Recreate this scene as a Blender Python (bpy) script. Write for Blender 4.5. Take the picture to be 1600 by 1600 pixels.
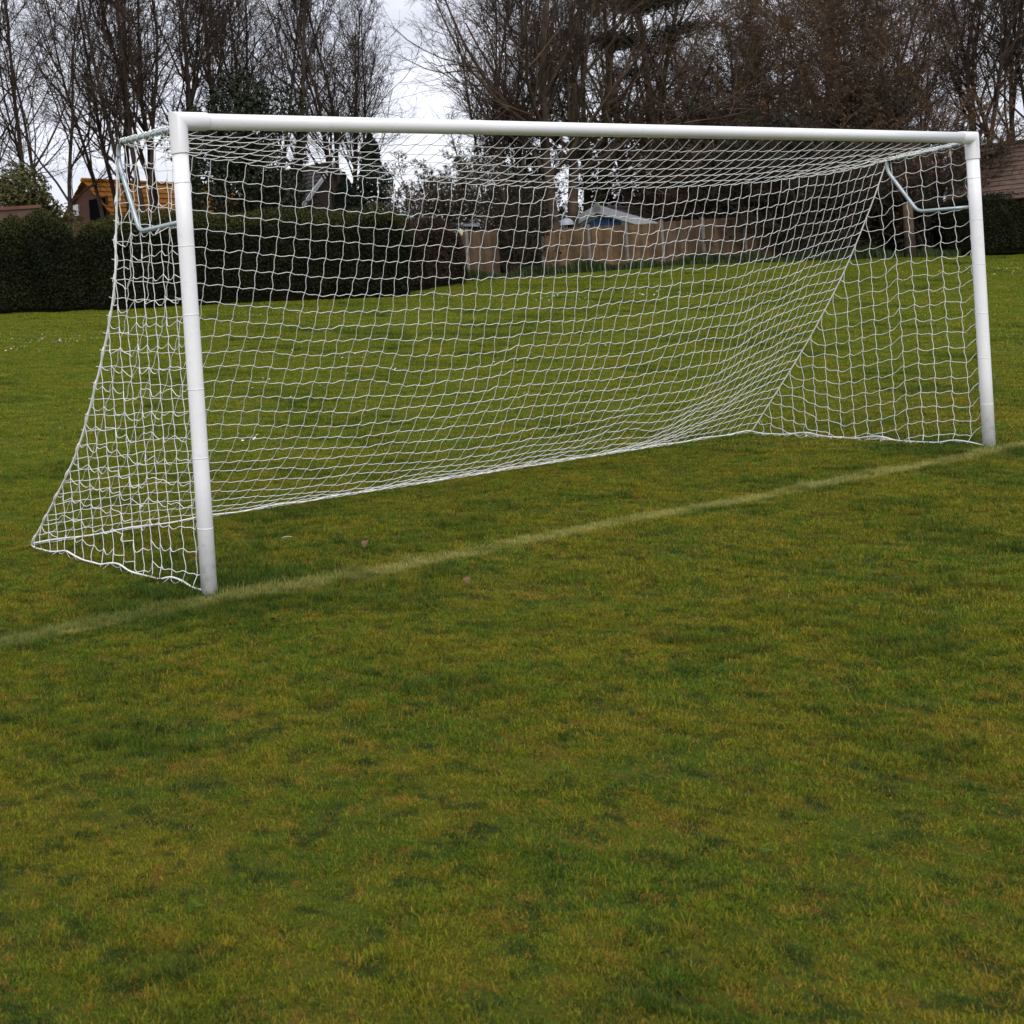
import bpy, math, random
import numpy as np
from mathutils import Vector, Matrix

for o in list(bpy.data.objects):
    bpy.data.objects.remove(o)
S = bpy.context.scene
COL = S.collection
rng = np.random.default_rng(7)
random.seed(7)

# ------------------------------------------------------------------ camera
CAM = np.array([-3.382977, -5.421742, 1.425145])
PITCH, ROLL, YAW = -0.013614, -0.067849, -0.472458
FPX, CX, CY = 1902.195, 138.553, 542.315          # measured on a 1600 px square picture
c_f = np.array([-math.sin(YAW)*math.cos(PITCH), math.cos(YAW)*math.cos(PITCH), math.sin(PITCH)])
c_r0 = np.array([math.cos(YAW), math.sin(YAW), 0.0])
c_u0 = np.cross(c_r0, c_f)
c_r = c_r0*math.cos(ROLL)+c_u0*math.sin(ROLL)
c_u = -c_r0*math.sin(ROLL)+c_u0*math.cos(ROLL)
cd = bpy.data.cameras.new('camera')
cam = bpy.data.objects.new('camera', cd)
COL.objects.link(cam)
m = Matrix.Identity(4)
for i in range(3):
    m[i][0] = c_r[i]; m[i][1] = c_u[i]; m[i][2] = -c_f[i]; m[i][3] = CAM[i]
cam.matrix_world = m
cd.sensor_fit = 'HORIZONTAL'; cd.sensor_width = 36
cd.lens = 36*FPX/1600
cd.shift_x = (800-CX)/1600
cd.shift_y = -(800-CY)/1600
cd.clip_start = 0.05; cd.clip_end = 2000
cd.dof.use_dof = True
cd.dof.focus_distance = 7.6
cd.dof.aperture_fstop = 9.0
S.camera = cam

# ------------------------------------------------------------------ world, sun, exposure
SUN_EL, SUN_AZ = math.radians(50), math.radians(215)     # azimuth measured clockwise from +Y
w = bpy.data.worlds.new('World'); S.world = w; w.use_nodes = True
nt = w.node_tree; nt.nodes.clear()
def N(t, kind, **k):
    n = t.nodes.new(kind)
    for a, b in k.items(): setattr(n, a, b)
    return n
out = N(nt, 'ShaderNodeOutputWorld'); bg = N(nt, 'ShaderNodeBackground')
sky = N(nt, 'ShaderNodeTexSky', sky_type='NISHITA', sun_disc=False, sun_elevation=SUN_EL, sun_rotation=SUN_AZ,
        air_density=1.0, dust_density=2.5, ozone_density=1.0)
tc = N(nt, 'ShaderNodeTexCoord')
mp = N(nt, 'ShaderNodeMapping'); mp.inputs['Scale'].default_value = (1, 1, 3.2)
no = N(nt, 'ShaderNodeTexNoise'); no.inputs['Scale'].default_value = 4.5; no.inputs['Detail'].default_value = 6; no.inputs['Roughness'].default_value = .55
rp = N(nt, 'ShaderNodeValToRGB')
rp.color_ramp.elements[0].position = .3; rp.color_ramp.elements[0].color = (5.6, 5.75, 6.5, 1)
rp.color_ramp.elements[1].position = .7; rp.color_ramp.elements[1].color = (9.4, 9.45, 10.2, 1)
mx = N(nt, 'ShaderNodeMix', data_type='RGBA'); mx.inputs['Factor'].default_value = .85
nt.links.new(tc.outputs['Generated'], mp.inputs['Vector']); nt.links.new(mp.outputs[0], no.inputs['Vector'])
nt.links.new(no.outputs['Fac'], rp.inputs[0])
nt.links.new(sky.outputs[0], mx.inputs['A']); nt.links.new(rp.outputs[0], mx.inputs['B'])
nt.links.new(mx.outputs['Result'], bg.inputs[0]); bg.inputs[1].default_value = 0.1
nt.links.new(bg.outputs[0], out.inputs[0])
sd = bpy.data.lights.new('sun', 'SUN'); sun = bpy.data.objects.new('sun', sd); COL.objects.link(sun)
sd.energy = 1.5; sd.angle = math.radians(50); sd.color = (1, .97, .92)
sdir = Vector((math.sin(SUN_AZ)*math.cos(SUN_EL), math.cos(SUN_AZ)*math.cos(SUN_EL), math.sin(SUN_EL)))
sun.rotation_euler = sdir.to_track_quat('Z', 'Y').to_euler()
sun.location = (0, -10, 30)
S.view_settings.view_transform = 'Standard'; S.view_settings.look = 'None'
S.view_settings.gamma = 1; S.view_settings.use_curve_mapping = False
S.view_settings.exposure = 0.5
S.cycles.max_bounces = 5; S.cycles.diffuse_bounces = 3; S.cycles.glossy_bounces = 2; S.cycles.transmission_bounces = 3

# ------------------------------------------------------------------ geometry helpers
def sstep(a, b, x):
    t = np.clip((np.asarray(x, float)-a)/(b-a), 0, 1); return t*t*(3-2*t)
def terr(x, y):
    """gentle bank rising behind the goal to the boundary, then level"""
    y = np.asarray(y, float); x = np.asarray(x, float)
    t = np.clip(y-2.6, 0, None)
    z = np.where(t < 3, .105*t*t/6, .105*(t-1.5))
    over = np.clip(y-24.5, 0, None); side_ = .0135*np.clip(x-25, 0, 40)*sstep(8, 18, y)
    z = np.where(y > 24.5, .105*(21.9-1.5)+.038*np.minimum(over, 60), z)
    lump = .012*np.sin(x*1.7+.6*y)*np.sin(y*1.3-.5*x)+.02*np.sin(x*.45+1)*np.sin(y*.38)
    fl = 1-sstep(.0, 1.0, 1.2-np.abs(y-1.0)) * sstep(-1.5, -.5, x)*(1-sstep(8, 9, x))
    return z+side_+lump*fl*.8
def at(px, zc, z=None):
    """ground position under picture column px (at the field edge height) at depth zc along the view axis"""
    py = 470 - (px-139)*.06
    d = c_f + c_r*(px-CX)/FPX - c_u*(py-CY)/FPX
    p = CAM + d*zc
    return Vector((p[0], p[1], float(terr(p[0], p[1])) if z is None else z))
def pt(px, py, zc):
    d = c_f + c_r*(px-CX)/FPX - c_u*(py-CY)/FPX
    p = CAM + d*zc
    return Vector(p)
def pts_on(px, py, ax, v):
    d = c_f + c_r*(px-CX)/FPX - c_u*(py-CY)/FPX
    return CAM + d*(v-CAM[ax])/d[ax]

class MB:
    """numpy mesh collector"""
    def __init__(s): s.v = []; s.f3 = []; s.f4 = []; s.n = 0; s.mi3 = []; s.mi4 = []
    def add(s, v, f, mi=0):
        v = np.asarray(v, float).reshape(-1, 3); f = np.asarray(f, int)
        s.v.append(v)
        if f.shape[1] == 3: s.f3.append(f+s.n); s.mi3.append(np.full(len(f), mi))
        else: s.f4.append(f+s.n); s.mi4.append(np.full(len(f), mi))
        s.n += len(v)
    def tubes(s, P, Rd, k=5, cap=False, mi=0):
        """P (B,n,3), Rd (B,n)"""
        P = np.asarray(P, float); Rd = np.asarray(Rd, float)
        B, n, _ = P.shape
        if B == 0: return
        T = np.gradient(P, axis=1); T /= np.linalg.norm(T, axis=2, keepdims=True)+1e-9
        ref = np.where(np.abs(T[:, :1, 2:3]) > .9, np.array([1., 0, 0]), np.array([0, 0, 1.]))
        A = np.cross(T, np.broadcast_to(ref, T.shape)); A /= np.linalg.norm(A, axis=2, keepdims=True)+1e-9
        Bn = np.cross(T, A)
        a = np.arange(k)*2*np.pi/k
        V = P[:, :, None]+Rd[:, :, None, None]*(A[:, :, None]*np.cos(a)[:, None]+Bn[:, :, None]*np.sin(a)[:, None])
        idx = np.arange(B*n*k).reshape(B, n, k)
        q = np.stack([idx[:, :-1], np.roll(idx, -1, 2)[:, :-1], np.roll(idx, -1, 2)[:, 1:], idx[:, 1:]], -1).reshape(-1, 4)
        base = s.n
        s.add(V.reshape(-1, 3), q, mi)
        if cap:
            for e, rev in ((0, False), (n-1, True)):
                c = P[:, e]
                vi = np.arange(B)
                ring = idx[:, e]+base-s.n          # refers to earlier verts
                f = np.stack([np.repeat(vi[:, None], k, 1), ring, np.roll(ring, -1, 1)], -1)
                if not rev: f = f[..., ::-1]
                s.add(c, f.reshape(-1, 3), mi)
    def box(s, c, h, ax=None, mi=0):
        """centre, half sizes, axes 3x3 rows"""
        ax = np.eye(3) if ax is None else np.asarray(ax, float)
        sg = np.array([[x, y, z] for x in(-1, 1) for y in(-1, 1) for z in(-1, 1)], float)
        v = np.asarray(c, float)+(sg*np.asarray(h, float))@ax
        s.add(v, [[0, 1, 3, 2], [4, 6, 7, 5], [0, 4, 5, 1], [2, 3, 7, 6], [0, 2, 6, 4], [1, 5, 7, 3]], mi)
    def leaves(s, C, size, nrm=None, mi=0, aspect=.55, jit=1.0):
        """folded leaf quads at C (n,3); random orientation, biased to nrm"""
        C = np.asarray(C, float); n = len(C)
        if n == 0: return
        D = rng.normal(size=(n, 3)); D /= np.linalg.norm(D, axis=1, keepdims=True)
        if nrm is not None:
            Nn = nrm+rng.normal(size=(n, 3))*jit
        else: Nn = rng.normal(size=(n, 3))
        Nn /= np.linalg.norm(Nn, axis=1, keepdims=True)
        D = np.cross(Nn, D); D /= np.linalg.norm(D, axis=1, keepdims=True)+1e-9
        Wd = np.cross(Nn, D)
        L = (np.asarray(size)*rng.uniform(.6, 1.3, n))[:, None]
        v = np.stack([C-D*L*.5, C+Wd*L*aspect*.5+Nn*L*.12, C+D*L*.5, C-Wd*L*aspect*.5+Nn*L*.12], 1)
        i = np.arange(n)[:, None]*4
        s.add(v.reshape(-1, 3), np.concatenate([np.concatenate([i, i+1, i+2], 1), np.concatenate([i, i+2, i+3], 1)]), mi)
    def mesh(s, name, mats, smooth=True):
        me = bpy.data.meshes.new(name)
        v = np.concatenate(s.v)
        f3 = np.concatenate(s.f3) if s.f3 else np.zeros((0, 3), int)
        f4 = np.concatenate(s.f4) if s.f4 else np.zeros((0, 4), int)
        me.vertices.add(len(v)); me.vertices.foreach_set('co', v.ravel())
        nl = f3.size+f4.size
        me.loops.add(nl); me.loops.foreach_set('vertex_index', np.concatenate([f3.ravel(), f4.ravel()]).astype(np.int32))
        me.polygons.add(len(f3)+len(f4))
        st = np.concatenate([np.arange(len(f3))*3, len(f3)*3+np.arange(len(f4))*4]).astype(np.int32)
        me.polygons.foreach_set('loop_start', st)
        mi = np.concatenate([np.concatenate(s.mi3) if s.mi3 else np.zeros(0), np.concatenate(s.mi4) if s.mi4 else np.zeros(0)]).astype(np.int32)
        me.polygons.foreach_set('material_index', mi)
        me.polygons.foreach_set('use_smooth', np.full(len(st), smooth))
        me.update(calc_edges=True); me.validate()
        for m_ in (mats if isinstance(mats, (list, tuple)) else [mats]): me.materials.append(M[m_])
        return me
    def build(s, name, mats, parent=None, smooth=True):
        o = bpy.data.objects.new(name, s.mesh(name, mats, smooth)); COL.objects.link(o)
        if parent is not None: o.parent = parent
        return o
def tag(o, label=None, cat=None, group=None, kind=None):
    for k_, v_ in (('label', label), ('category', cat), ('group', group), ('kind', kind)):
        if v_: o[k_] = v_
    return o
def thing(name, label, cat, loc=(0, 0, 0), rz=0, group=None):
    o = bpy.data.objects.new(name, None); COL.objects.link(o); o.empty_display_size = .2
    o.location = loc; o.rotation_euler = (0, 0, rz)
    return tag(o, label, cat, group)
def inst(name, me, parent=None, loc=(0, 0, 0), rot=(0, 0, 0), sc=(1, 1, 1)):
    o = bpy.data.objects.new(name, me); COL.objects.link(o)
    o.parent = parent; o.location = loc; o.rotation_euler = rot; o.scale = sc
    return o

# ------------------------------------------------------------------ materials
M = {}
def mat(name, c1, c2=None, scale=5, rough=.75, detail=4, bump=0, bscale=40, space='Object', spec=.3, c3=None, trans=0, metal=0, ramp=(.35, .65), rnd=0):
    m_ = bpy.data.materials.new(name); m_.use_nodes = True; t = m_.node_tree
    b = t.nodes['Principled BSDF']; b.inputs['Roughness'].default_value = rough; b.inputs['Specular IOR Level'].default_value = spec; b.inputs['Metallic'].default_value = metal
    c2 = c2 or c1
    co = N(t, 'ShaderNodeTexCoord')
    src = co.outputs['Object'] if space == 'Object' else N(t, 'ShaderNodeNewGeometry').outputs['Position']
    n1 = N(t, 'ShaderNodeTexNoise'); n1.inputs['Scale'].default_value = scale; n1.inputs['Detail'].default_value = detail; n1.inputs['Roughness'].default_value = .6
    t.links.new(src, n1.inputs['Vector'])
    r = N(t, 'ShaderNodeValToRGB'); e = r.color_ramp.elements
    e[0].position, e[1].position = ramp; e[0].color = (*c1, 1); e[1].color = (*c2, 1)
    if c3: x = e.new((ramp[0]+ramp[1])/2+.02); x.color = (*c3, 1)
    t.links.new(n1.outputs['Fac'], r.inputs[0])
    colo = r.outputs[0]
    if rnd:
        g = N(t, 'ShaderNodeNewGeometry'); hs = N(t, 'ShaderNodeHueSaturation')
        mr = N(t, 'ShaderNodeMapRange'); mr.inputs['To Min'].default_value = 1-rnd; mr.inputs['To Max'].default_value = 1+rnd
        t.links.new(g.outputs['Random Per Island'], mr.inputs[0]); t.links.new(mr.outputs[0], hs.inputs['Value'])
        t.links.new(colo, hs.inputs['Color']); colo = hs.outputs[0]
    t.links.new(colo, b.inputs['Base Color'])
    if trans:
        tr = N(t, 'ShaderNodeBsdfTranslucent'); ms = N(t, 'ShaderNodeMixShader'); ms.inputs[0].default_value = trans
        t.links.new(colo, tr.inputs[0]); t.links.new(b.outputs[0], ms.inputs[1]); t.links.new(tr.outputs[0], ms.inputs[2])
        t.links.new(ms.outputs[0], t.nodes['Material Output'].inputs[0])
    if bump:
        n2 = N(t, 'ShaderNodeTexNoise'); n2.inputs['Scale'].default_value = bscale; n2.inputs['Detail'].default_value = 5
        t.links.new(src, n2.inputs['Vector'])
        bp = N(t, 'ShaderNodeBump'); bp.inputs['Strength'].default_value = bump; bp.inputs['Distance'].default_value = .02
        t.links.new(n2.outputs['Fac'], bp.inputs['Height']); t.links.new(bp.outputs[0], b.inputs['Normal'])
    M[name] = m_
    return m_
mat('white_plastic', (.78, .78, .80), (.82, .82, .83), scale=3, rough=.32, spec=.5, bump=.05, bscale=60)
mat('joint_plastic', (.77, .77, .79), (.80, .80, .82), scale=3, rough=.38, spec=.45)
mat('tape', (.72, .72, .75), (.8, .8, .82), scale=30, rough=.5)
mat('galvanised', (.30, .36, .38), (.42, .48, .50), scale=14, rough=.42, metal=.55, spec=.5)
mat('black_tape', (.015, .015, .018), rough=.5)
mat('cord', (.74, .74, .72), (.86, .86, .85), scale=9, rough=.8, spec=.15)
mat('bark_dark', (.032, .023, .018), (.066, .049, .038), scale=2.5, rough=.95, spec=.05, bump=.6, bscale=12)
mat('bark_brown', (.055, .040, .030), (.105, .078, .055), scale=2, rough=.95, spec=.05, bump=.6, bscale=12)
mat('bark_green', (.045, .042, .022), (.085, .075, .038), scale=2, rough=.95, spec=.05, bump=.6, bscale=12)
mat('twig_dark', (.046, .033, .026), (.088, .063, .049), scale=1.2, rough=.95, spec=.05)
mat('twig_brown', (.064, .046, .035), (.125, .089, .065), scale=1.2, rough=.95, spec=.05)
mat('dead_leaf', (.15, .082, .036), (.30, .17, .075), scale=.8, rough=.8, spec=.15, rnd=.45, trans=.25)
mat('ivy', (.010, .014, .006), (.024, .030, .011), scale=1.5, rough=.6, spec=.25, rnd=.5)
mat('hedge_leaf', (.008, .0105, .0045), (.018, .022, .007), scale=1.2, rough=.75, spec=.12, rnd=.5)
mat('hedge_top_lit', (.030, .034, .008), (.055, .056, .012), scale=1.5, rough=.7, spec=.15, rnd=.4, trans=.15)  # light falling on the hedge top, painted as a lighter olive leaf colour
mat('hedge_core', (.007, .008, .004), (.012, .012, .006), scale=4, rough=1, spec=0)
mat('brown_hedge', (.022, .014, .009), (.045, .028, .018), scale=1.2, rough=.8, spec=.1, rnd=.5)
mat('laurel', (.040, .045, .010), (.095, .088, .022), scale=1.4, rough=.5, spec=.3, rnd=.5, trans=.15)
mat('conifer', (.008, .013, .009), (.018, .026, .016), scale=2, rough=.8, spec=.15, rnd=.4)
mat('blossom', (.42, .38, .33), (.55, .52, .48), scale=3, rough=.8, trans=.2, rnd=.2)
mat('orange_tile', (.36, .135, .018), (.52, .22, .028), scale=3, rough=.85, spec=.15, bump=.2)
mat('grey_tile', (.052, .045, .046), (.085, .074, .074), scale=4, rough=.85, spec=.15)
mat('brown_tile', (.075, .050, .040), (.125, .085, .068), scale=4, rough=.85, spec=.15)
mat('white_board', (.70, .72, .78), (.78, .80, .85), scale=4, rough=.6)
mat('blue_glass', (.035, .10, .26), (.12, .22, .42), scale=5, rough=.15, spec=.6)
mat('dark_glass', (.006, .006, .008), rough=.9, spec=.02)
mat('felt_roof', (.12, .11, .12), (.17, .155, .165), scale=3, rough=.9)
mat('metal_sheet', (.30, .34, .42), (.38, .42, .5), scale=3, rough=.5)
mat('sign_cream', (.50, .47, .30), (.60, .57, .38), scale=6, rough=.7)
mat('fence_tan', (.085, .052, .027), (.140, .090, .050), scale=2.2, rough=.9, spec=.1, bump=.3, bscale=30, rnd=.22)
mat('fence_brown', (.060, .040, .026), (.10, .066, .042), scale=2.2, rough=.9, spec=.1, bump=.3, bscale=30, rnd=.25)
mat('concrete', (.13, .115, .10), (.19, .17, .15), scale=5, rough=.9)
mat('dome_cover', (.30, .32, .38), (.42, .44, .5), scale=8, rough=.6)
mat('flower_white', (.75, .75, .72), rough=.7)
mat('flower_yellow', (.62, .42, .02), rough=.7)
mat('weed_leaf', (.05, .095, .014), (.08, .125, .022), scale=9, rough=.9, trans=.15, spec=.02)
def brick_mat(name, a, b, mo):
    m_ = bpy.data.materials.new(name); m_.use_nodes = True; t = m_.node_tree; bs = t.nodes['Principled BSDF']; bs.inputs['Roughness'].default_value = .9
    co = N(t, 'ShaderNodeTexCoord'); mp_ = N(t, 'ShaderNodeMapping'); mp_.inputs['Rotation'].default_value = (math.radians(90), 0, 0)
    br = N(t, 'ShaderNodeTexBrick'); br.inputs['Scale'].default_value = 2.2
    br.inputs['Color1'].default_value = (*a, 1); br.inputs['Color2'].default_value = (*b, 1); br.inputs['Mortar'].default_value = (*mo, 1)
    br.inputs['Mortar Size'].default_value = .02; br.inputs['Brick Width'].default_value = .5; br.inputs['Row Height'].default_value = .17
    t.links.new(co.outputs['Object'], mp_.inputs[0]); t.links.new(mp_.outputs[0], br.inputs['Vector']); t.links.new(br.outputs['Color'], bs.inputs['Base Color'])
    M[name] = m_
brick_mat('red_brick', (.11, .036, .022), (.15, .054, .032), (.10, .055, .04))
brick_mat('dull_brick', (.07, .035, .028), (.10, .05, .038), (.08, .06, .05))

def grime(name):
    """splashes of mud and algae low on the posts, faint scuffs higher up"""
    t = M[name].node_tree; b = t.nodes['Principled BSDF']; src = b.inputs['Base Color'].links[0].from_socket
    g = N(t, 'ShaderNodeNewGeometry'); sx = N(t, 'ShaderNodeSeparateXYZ'); t.links.new(g.outputs['Position'], sx.inputs[0])
    n = N(t, 'ShaderNodeTexNoise'); n.inputs['Scale'].default_value = 22; n.inputs['Detail'].default_value = 6; t.links.new(g.outputs['Position'], n.inputs['Vector'])
    h = N(t, 'ShaderNodeMapRange'); h.inputs[1].default_value = 0; h.inputs[2].default_value = .35; h.inputs[3].default_value = .22; h.inputs[4].default_value = .0; t.links.new(sx.outputs['Z'], h.inputs[0])
    a = N(t, 'ShaderNodeMath', operation='ADD'); t.links.new(n.outputs['Fac'], a.inputs[0]); t.links.new(h.outputs[0], a.inputs[1])
    r = N(t, 'ShaderNodeMapRange'); r.inputs[1].default_value = .62; r.inputs[2].default_value = .80; r.inputs[4].default_value = .35; t.links.new(a.outputs[0], r.inputs[0])
    mx_ = N(t, 'ShaderNodeMix', data_type='RGBA'); mx_.inputs['B'].default_value = (.36, .35, .27, 1)
    t.links.new(r.outputs[0], mx_.inputs['Factor']); t.links.new(src, mx_.inputs['A']); t.links.new(mx_.outputs['Result'], b.inputs['Base Color'])
grime('white_plastic')
LINE_Y = -.143
def grass_material(name, blade):
    """colour by place on the field: patches of fresh, olive and straw grass, a worn painted goal line"""
    m_ = bpy.data.materials.new(name); m_.use_nodes = True; t = m_.node_tree; L = t.links.new
    b = t.nodes['Principled BSDF']; b.inputs['Roughness'].default_value = .7 if blade else .95; b.inputs['Specular IOR Level'].default_value = .07 if blade else .03
    g = N(t, 'ShaderNodeNewGeometry'); pos = g.outputs['Position']
    def noise(sc, det=3, ro=.55):
        n = N(t, 'ShaderNodeTexNoise'); n.inputs['Scale'].default_value = sc; n.inputs['Detail'].default_value = det; n.inputs['Roughness'].default_value = ro
        L(pos, n.inputs['Vector']); return n.outputs['Fac']
    def mr(x, a, c, lo=0, hi=1):
        n = N(t, 'ShaderNodeMapRange', interpolation_type='SMOOTHSTEP'); L(x, n.inputs[0])
        n.inputs[1].default_value = a; n.inputs[2].default_value = c; n.inputs[3].default_value = lo; n.inputs[4].default_value = hi; return n.outputs[0]
    def mix(f, A, B):
        n = N(t, 'ShaderNodeMix', data_type='RGBA')
        if isinstance(f, (int, float)): n.inputs['Factor'].default_value = f
        else: L(f, n.inputs['Factor'])
        for k_, v_ in (('A', A), ('B', B)):
            if isinstance(v_, tuple): n.inputs[k_].default_value = (*v_, 1)
            else: L(v_, n.inputs[k_])
        return n.outputs['Result']
    def mul(a, c):
        n = N(t, 'ShaderNodeMath', operation='MULTIPLY')
        for i_, v_ in enumerate((a, c)):
            if isinstance(v_, (int, float)): n.inputs[i_].default_value = v_
            else: L(v_, n.inputs[i_])
        return n.outputs[0]
    green, olive, straw, deep = G_GREEN, G_OLIVE, G_STRAW, G_DEEP
    col = mix(mr(noise(1.3, 5, .72), .36, .64), green, olive)
    col = mix(mul(mr(noise(2.9, 5, .7), .54, .72), .55), col, deep)
    col = mix(mul(mr(noise(3.3, 5, .7), .54, .70), .75), col, straw)
    col = mix(mul(mr(noise(8, 4, .65), .50, .63), .9), col, deep)
    col = mix(mul(mr(noise(13, 4, .65), .54, .68), .7), col, straw)
    sx = N(t, 'ShaderNodeSeparateXYZ'); L(pos, sx.inputs[0])
    col = mix(mul(mr(sx.outputs['Y'], .6, 6), .6), col, (.165, .235, .014))
    if blade:
        r_ = g.outputs['Random Per Island']
        tn = N(t, 'ShaderNodeAttribute', attribute_type='GEOMETRY', attribute_name='tone').outputs['Fac']
        col = mix(mul(mr(tn, .30, .12), .8), col, deep)
        col = mix(mul(mr(tn, .55, .75), .55), col, olive)
        col = mix(mul(mr(tn, .84, .95), .75), col, straw)
        col = mix(mul(mr(r_, .88, .98), .55), col, straw)
        at_ = N(t, 'ShaderNodeAttribute', attribute_type='INSTANCER', attribute_name='tuft')
        col = mix(mul(at_.outputs['Fac'], .65), col, deep)
        hs = N(t, 'ShaderNodeHueSaturation'); mrn = mr(r_, 0, 1, .62, 1.4)
        wn = N(t, 'ShaderNodeTexWhiteNoise', noise_dimensions='1D'); L(r_, wn.inputs['W'])
        L(mr(wn.outputs['Value'], 0, 1, .65, 1.35), hs.inputs['Value']); L(col, hs.inputs['Color']); col = hs.outputs[0]
    # worn line
    ad = N(t, 'ShaderNodeMath', operation='ADD'); L(sx.outputs['Y'], ad.inputs[0]); ad.inputs[1].default_value = -LINE_Y
    n2 = N(t, 'ShaderNodeMath', operation='MULTIPLY_ADD'); L(noise(5, 3), n2.inputs[0]); n2.inputs[1].default_value = .10; n2.inputs[2].default_value = -.05
    ad2 = N(t, 'ShaderNodeMath', operation='ADD'); L(ad.outputs[0], ad2.inputs[0]); L(n2.outputs[0], ad2.inputs[1])
    ab = N(t, 'ShaderNodeMath', operation='ABSOLUTE'); L(ad2.outputs[0], ab.inputs[0])
    lm = mul(mr(ab.outputs[0], .045, .13, 1, 0), mr(noise(2.6, 4), .32, .62, .35, 1.0))
    lm = mul(mul(lm, .70), mr(sx.outputs['X'], -1.5, 2.5, .6, 1))
    col = mix(lm, col, (.42, .40, .13))
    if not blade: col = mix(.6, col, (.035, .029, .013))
    L(col, b.inputs['Base Color'])
    if blade:
        tr = N(t, 'ShaderNodeBsdfTranslucent'); ms = N(t, 'ShaderNodeMixShader'); ms.inputs[0].default_value = .3
        L(col, tr.inputs[0]); L(b.outputs[0], ms.inputs[1]); L(tr.outputs[0], ms.inputs[2]); L(ms.outputs[0], t.nodes['Material Output'].inputs[0])
    else:
        bp = N(t, 'ShaderNodeBump'); bp.inputs['Strength'].default_value = .9; bp.inputs['Distance'].default_value = .03
        L(noise(45, 5, .7), bp.inputs['Height']); L(bp.outputs[0], b.inputs['Normal'])
    M[name] = m_
G_GREEN, G_OLIVE, G_STRAW, G_DEEP = (.090, .170, .012), (.200, .208, .012), (.31, .185, .030), (.028, .070, .012)
grass_material('grass_blade', True)
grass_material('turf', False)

# ------------------------------------------------------------------ ground
def ground():
    mb = MB()
    xs = np.concatenate([np.linspace(-600, -30, 14)[:-1], np.linspace(-30, 75, 211), np.linspace(75, 700, 14)[1:]])
    ys = np.concatenate([np.linspace(-300, -14, 10)[:-1], np.linspace(-14, 70, 169), np.linspace(70, 900, 14)[1:]])
    X, Y = np.meshgrid(xs, ys); Z = terr(X, Y)
    nx, ny = len(xs), len(ys); i = np.arange(nx*ny).reshape(ny, nx)
    mb.add(np.stack([X, Y, Z], -1), np.stack([i[:-1, :-1], i[:-1, 1:], i[1:, 1:], i[1:, :-1]], -1).reshape(-1, 4))
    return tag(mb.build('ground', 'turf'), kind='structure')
ground()

# ------------------------------------------------------------------ grass (instanced patches on points)
def vnoise(x, y, sc, seed):
    r = np.random.default_rng(seed).random((64, 64))
    x = np.asarray(x)*sc+500; y = np.asarray(y)*sc+500
    xi = np.floor(x).astype(int); yi = np.floor(y).astype(int); fx = x-xi; fy = y-yi
    fx = fx*fx*(3-2*fx); fy = fy*fy*(3-2*fy)
    g = lambda a, b_: r[a % 64, b_ % 64]
    return (g(xi, yi)*(1-fx)+g(xi+1, yi)*fx)*(1-fy)+(g(xi, yi+1)*(1-fx)+g(xi+1, yi+1)*fx)*fy
def blades(n, half, hmin, hmax, wid, seed, clump=0):
    """a patch of blades gathered in fanning tufts of uneven height; 'tone' tells the tufts apart"""
    r = np.random.default_rng(seed)
    nt = clump*6
    cs = r.uniform(-half, half, (nt, 2)); th = r.lognormal(0, .38, nt); tt = r.random(nt); tr_ = r.uniform(.10, .24, nt)*half
    k = r.integers(0, nt, n); off = r.normal(size=(n, 2))*tr_[k][:, None]*.8
    xy = cs[k]+off
    lo = r.random(n) < .22; xy[lo] = r.uniform(-half, half, (lo.sum(), 2)); off[lo] = r.normal(size=(lo.sum(), 2))*.02
    h = r.uniform(hmin, hmax, n)*np.where(lo, .7, np.clip(th[k], .5, 2.1))*r.uniform(.7, 1.1, n)
    tone = np.clip(np.where(lo, r.random(n), tt[k]+r.normal(size=n)*.13), 0, 1)
    az = np.arctan2(off[:, 1], off[:, 0])+r.normal(size=n)*.8; lean = np.clip(r.normal(.95, .4, n), .1, 1.7)
    d = np.stack([np.cos(az), np.sin(az)], 1); p = np.stack([-d[:, 1], d[:, 0]], 1)
    tw = r.uniform(-.9, .9, n); q = np.stack([p[:, 0]*np.cos(tw)+d[:, 0]*np.sin(tw), p[:, 1]*np.cos(tw)+d[:, 1]*np.sin(tw)], 1)
    wv = (wid*r.uniform(.7, 1.3, n))[:, None]
    z = np.zeros((n, 1))
    b0 = np.concatenate([xy-q*wv, z-.006], 1); b1 = np.concatenate([xy+q*wv, z-.006], 1)
    hm = h*.6; om = (np.sin(lean*.55)*hm)[:, None]
    mc = np.concatenate([xy+d*om, (np.cos(lean*.55)*hm)[:, None]], 1)
    m0 = mc-np.concatenate([q*wv*.75, z], 1); m1 = mc+np.concatenate([q*wv*.75, z], 1)
    tp = mc+np.concatenate([d*(np.sin(lean*1.25)*h*.5)[:, None], (np.cos(np.minimum(lean*1.25, 1.75))*h*.5)[:, None]], 1)
    V = np.stack([b0, b1, m1, m0, tp], 1).reshape(-1, 3)
    i = np.arange(n)[:, None]*5
    mb = MB(); mb.add(V, np.concatenate([i, i+1, i+2, i+3], 1))
    f = np.concatenate([i+3, i+2, i+4], 1); mb.f3.append(f); mb.mi3.append(np.zeros(n))
    mb.tone = np.repeat(tone, 5)
    return mb
gcol = bpy.data.collections.new('grass_patches')
NVAR = 10
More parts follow.
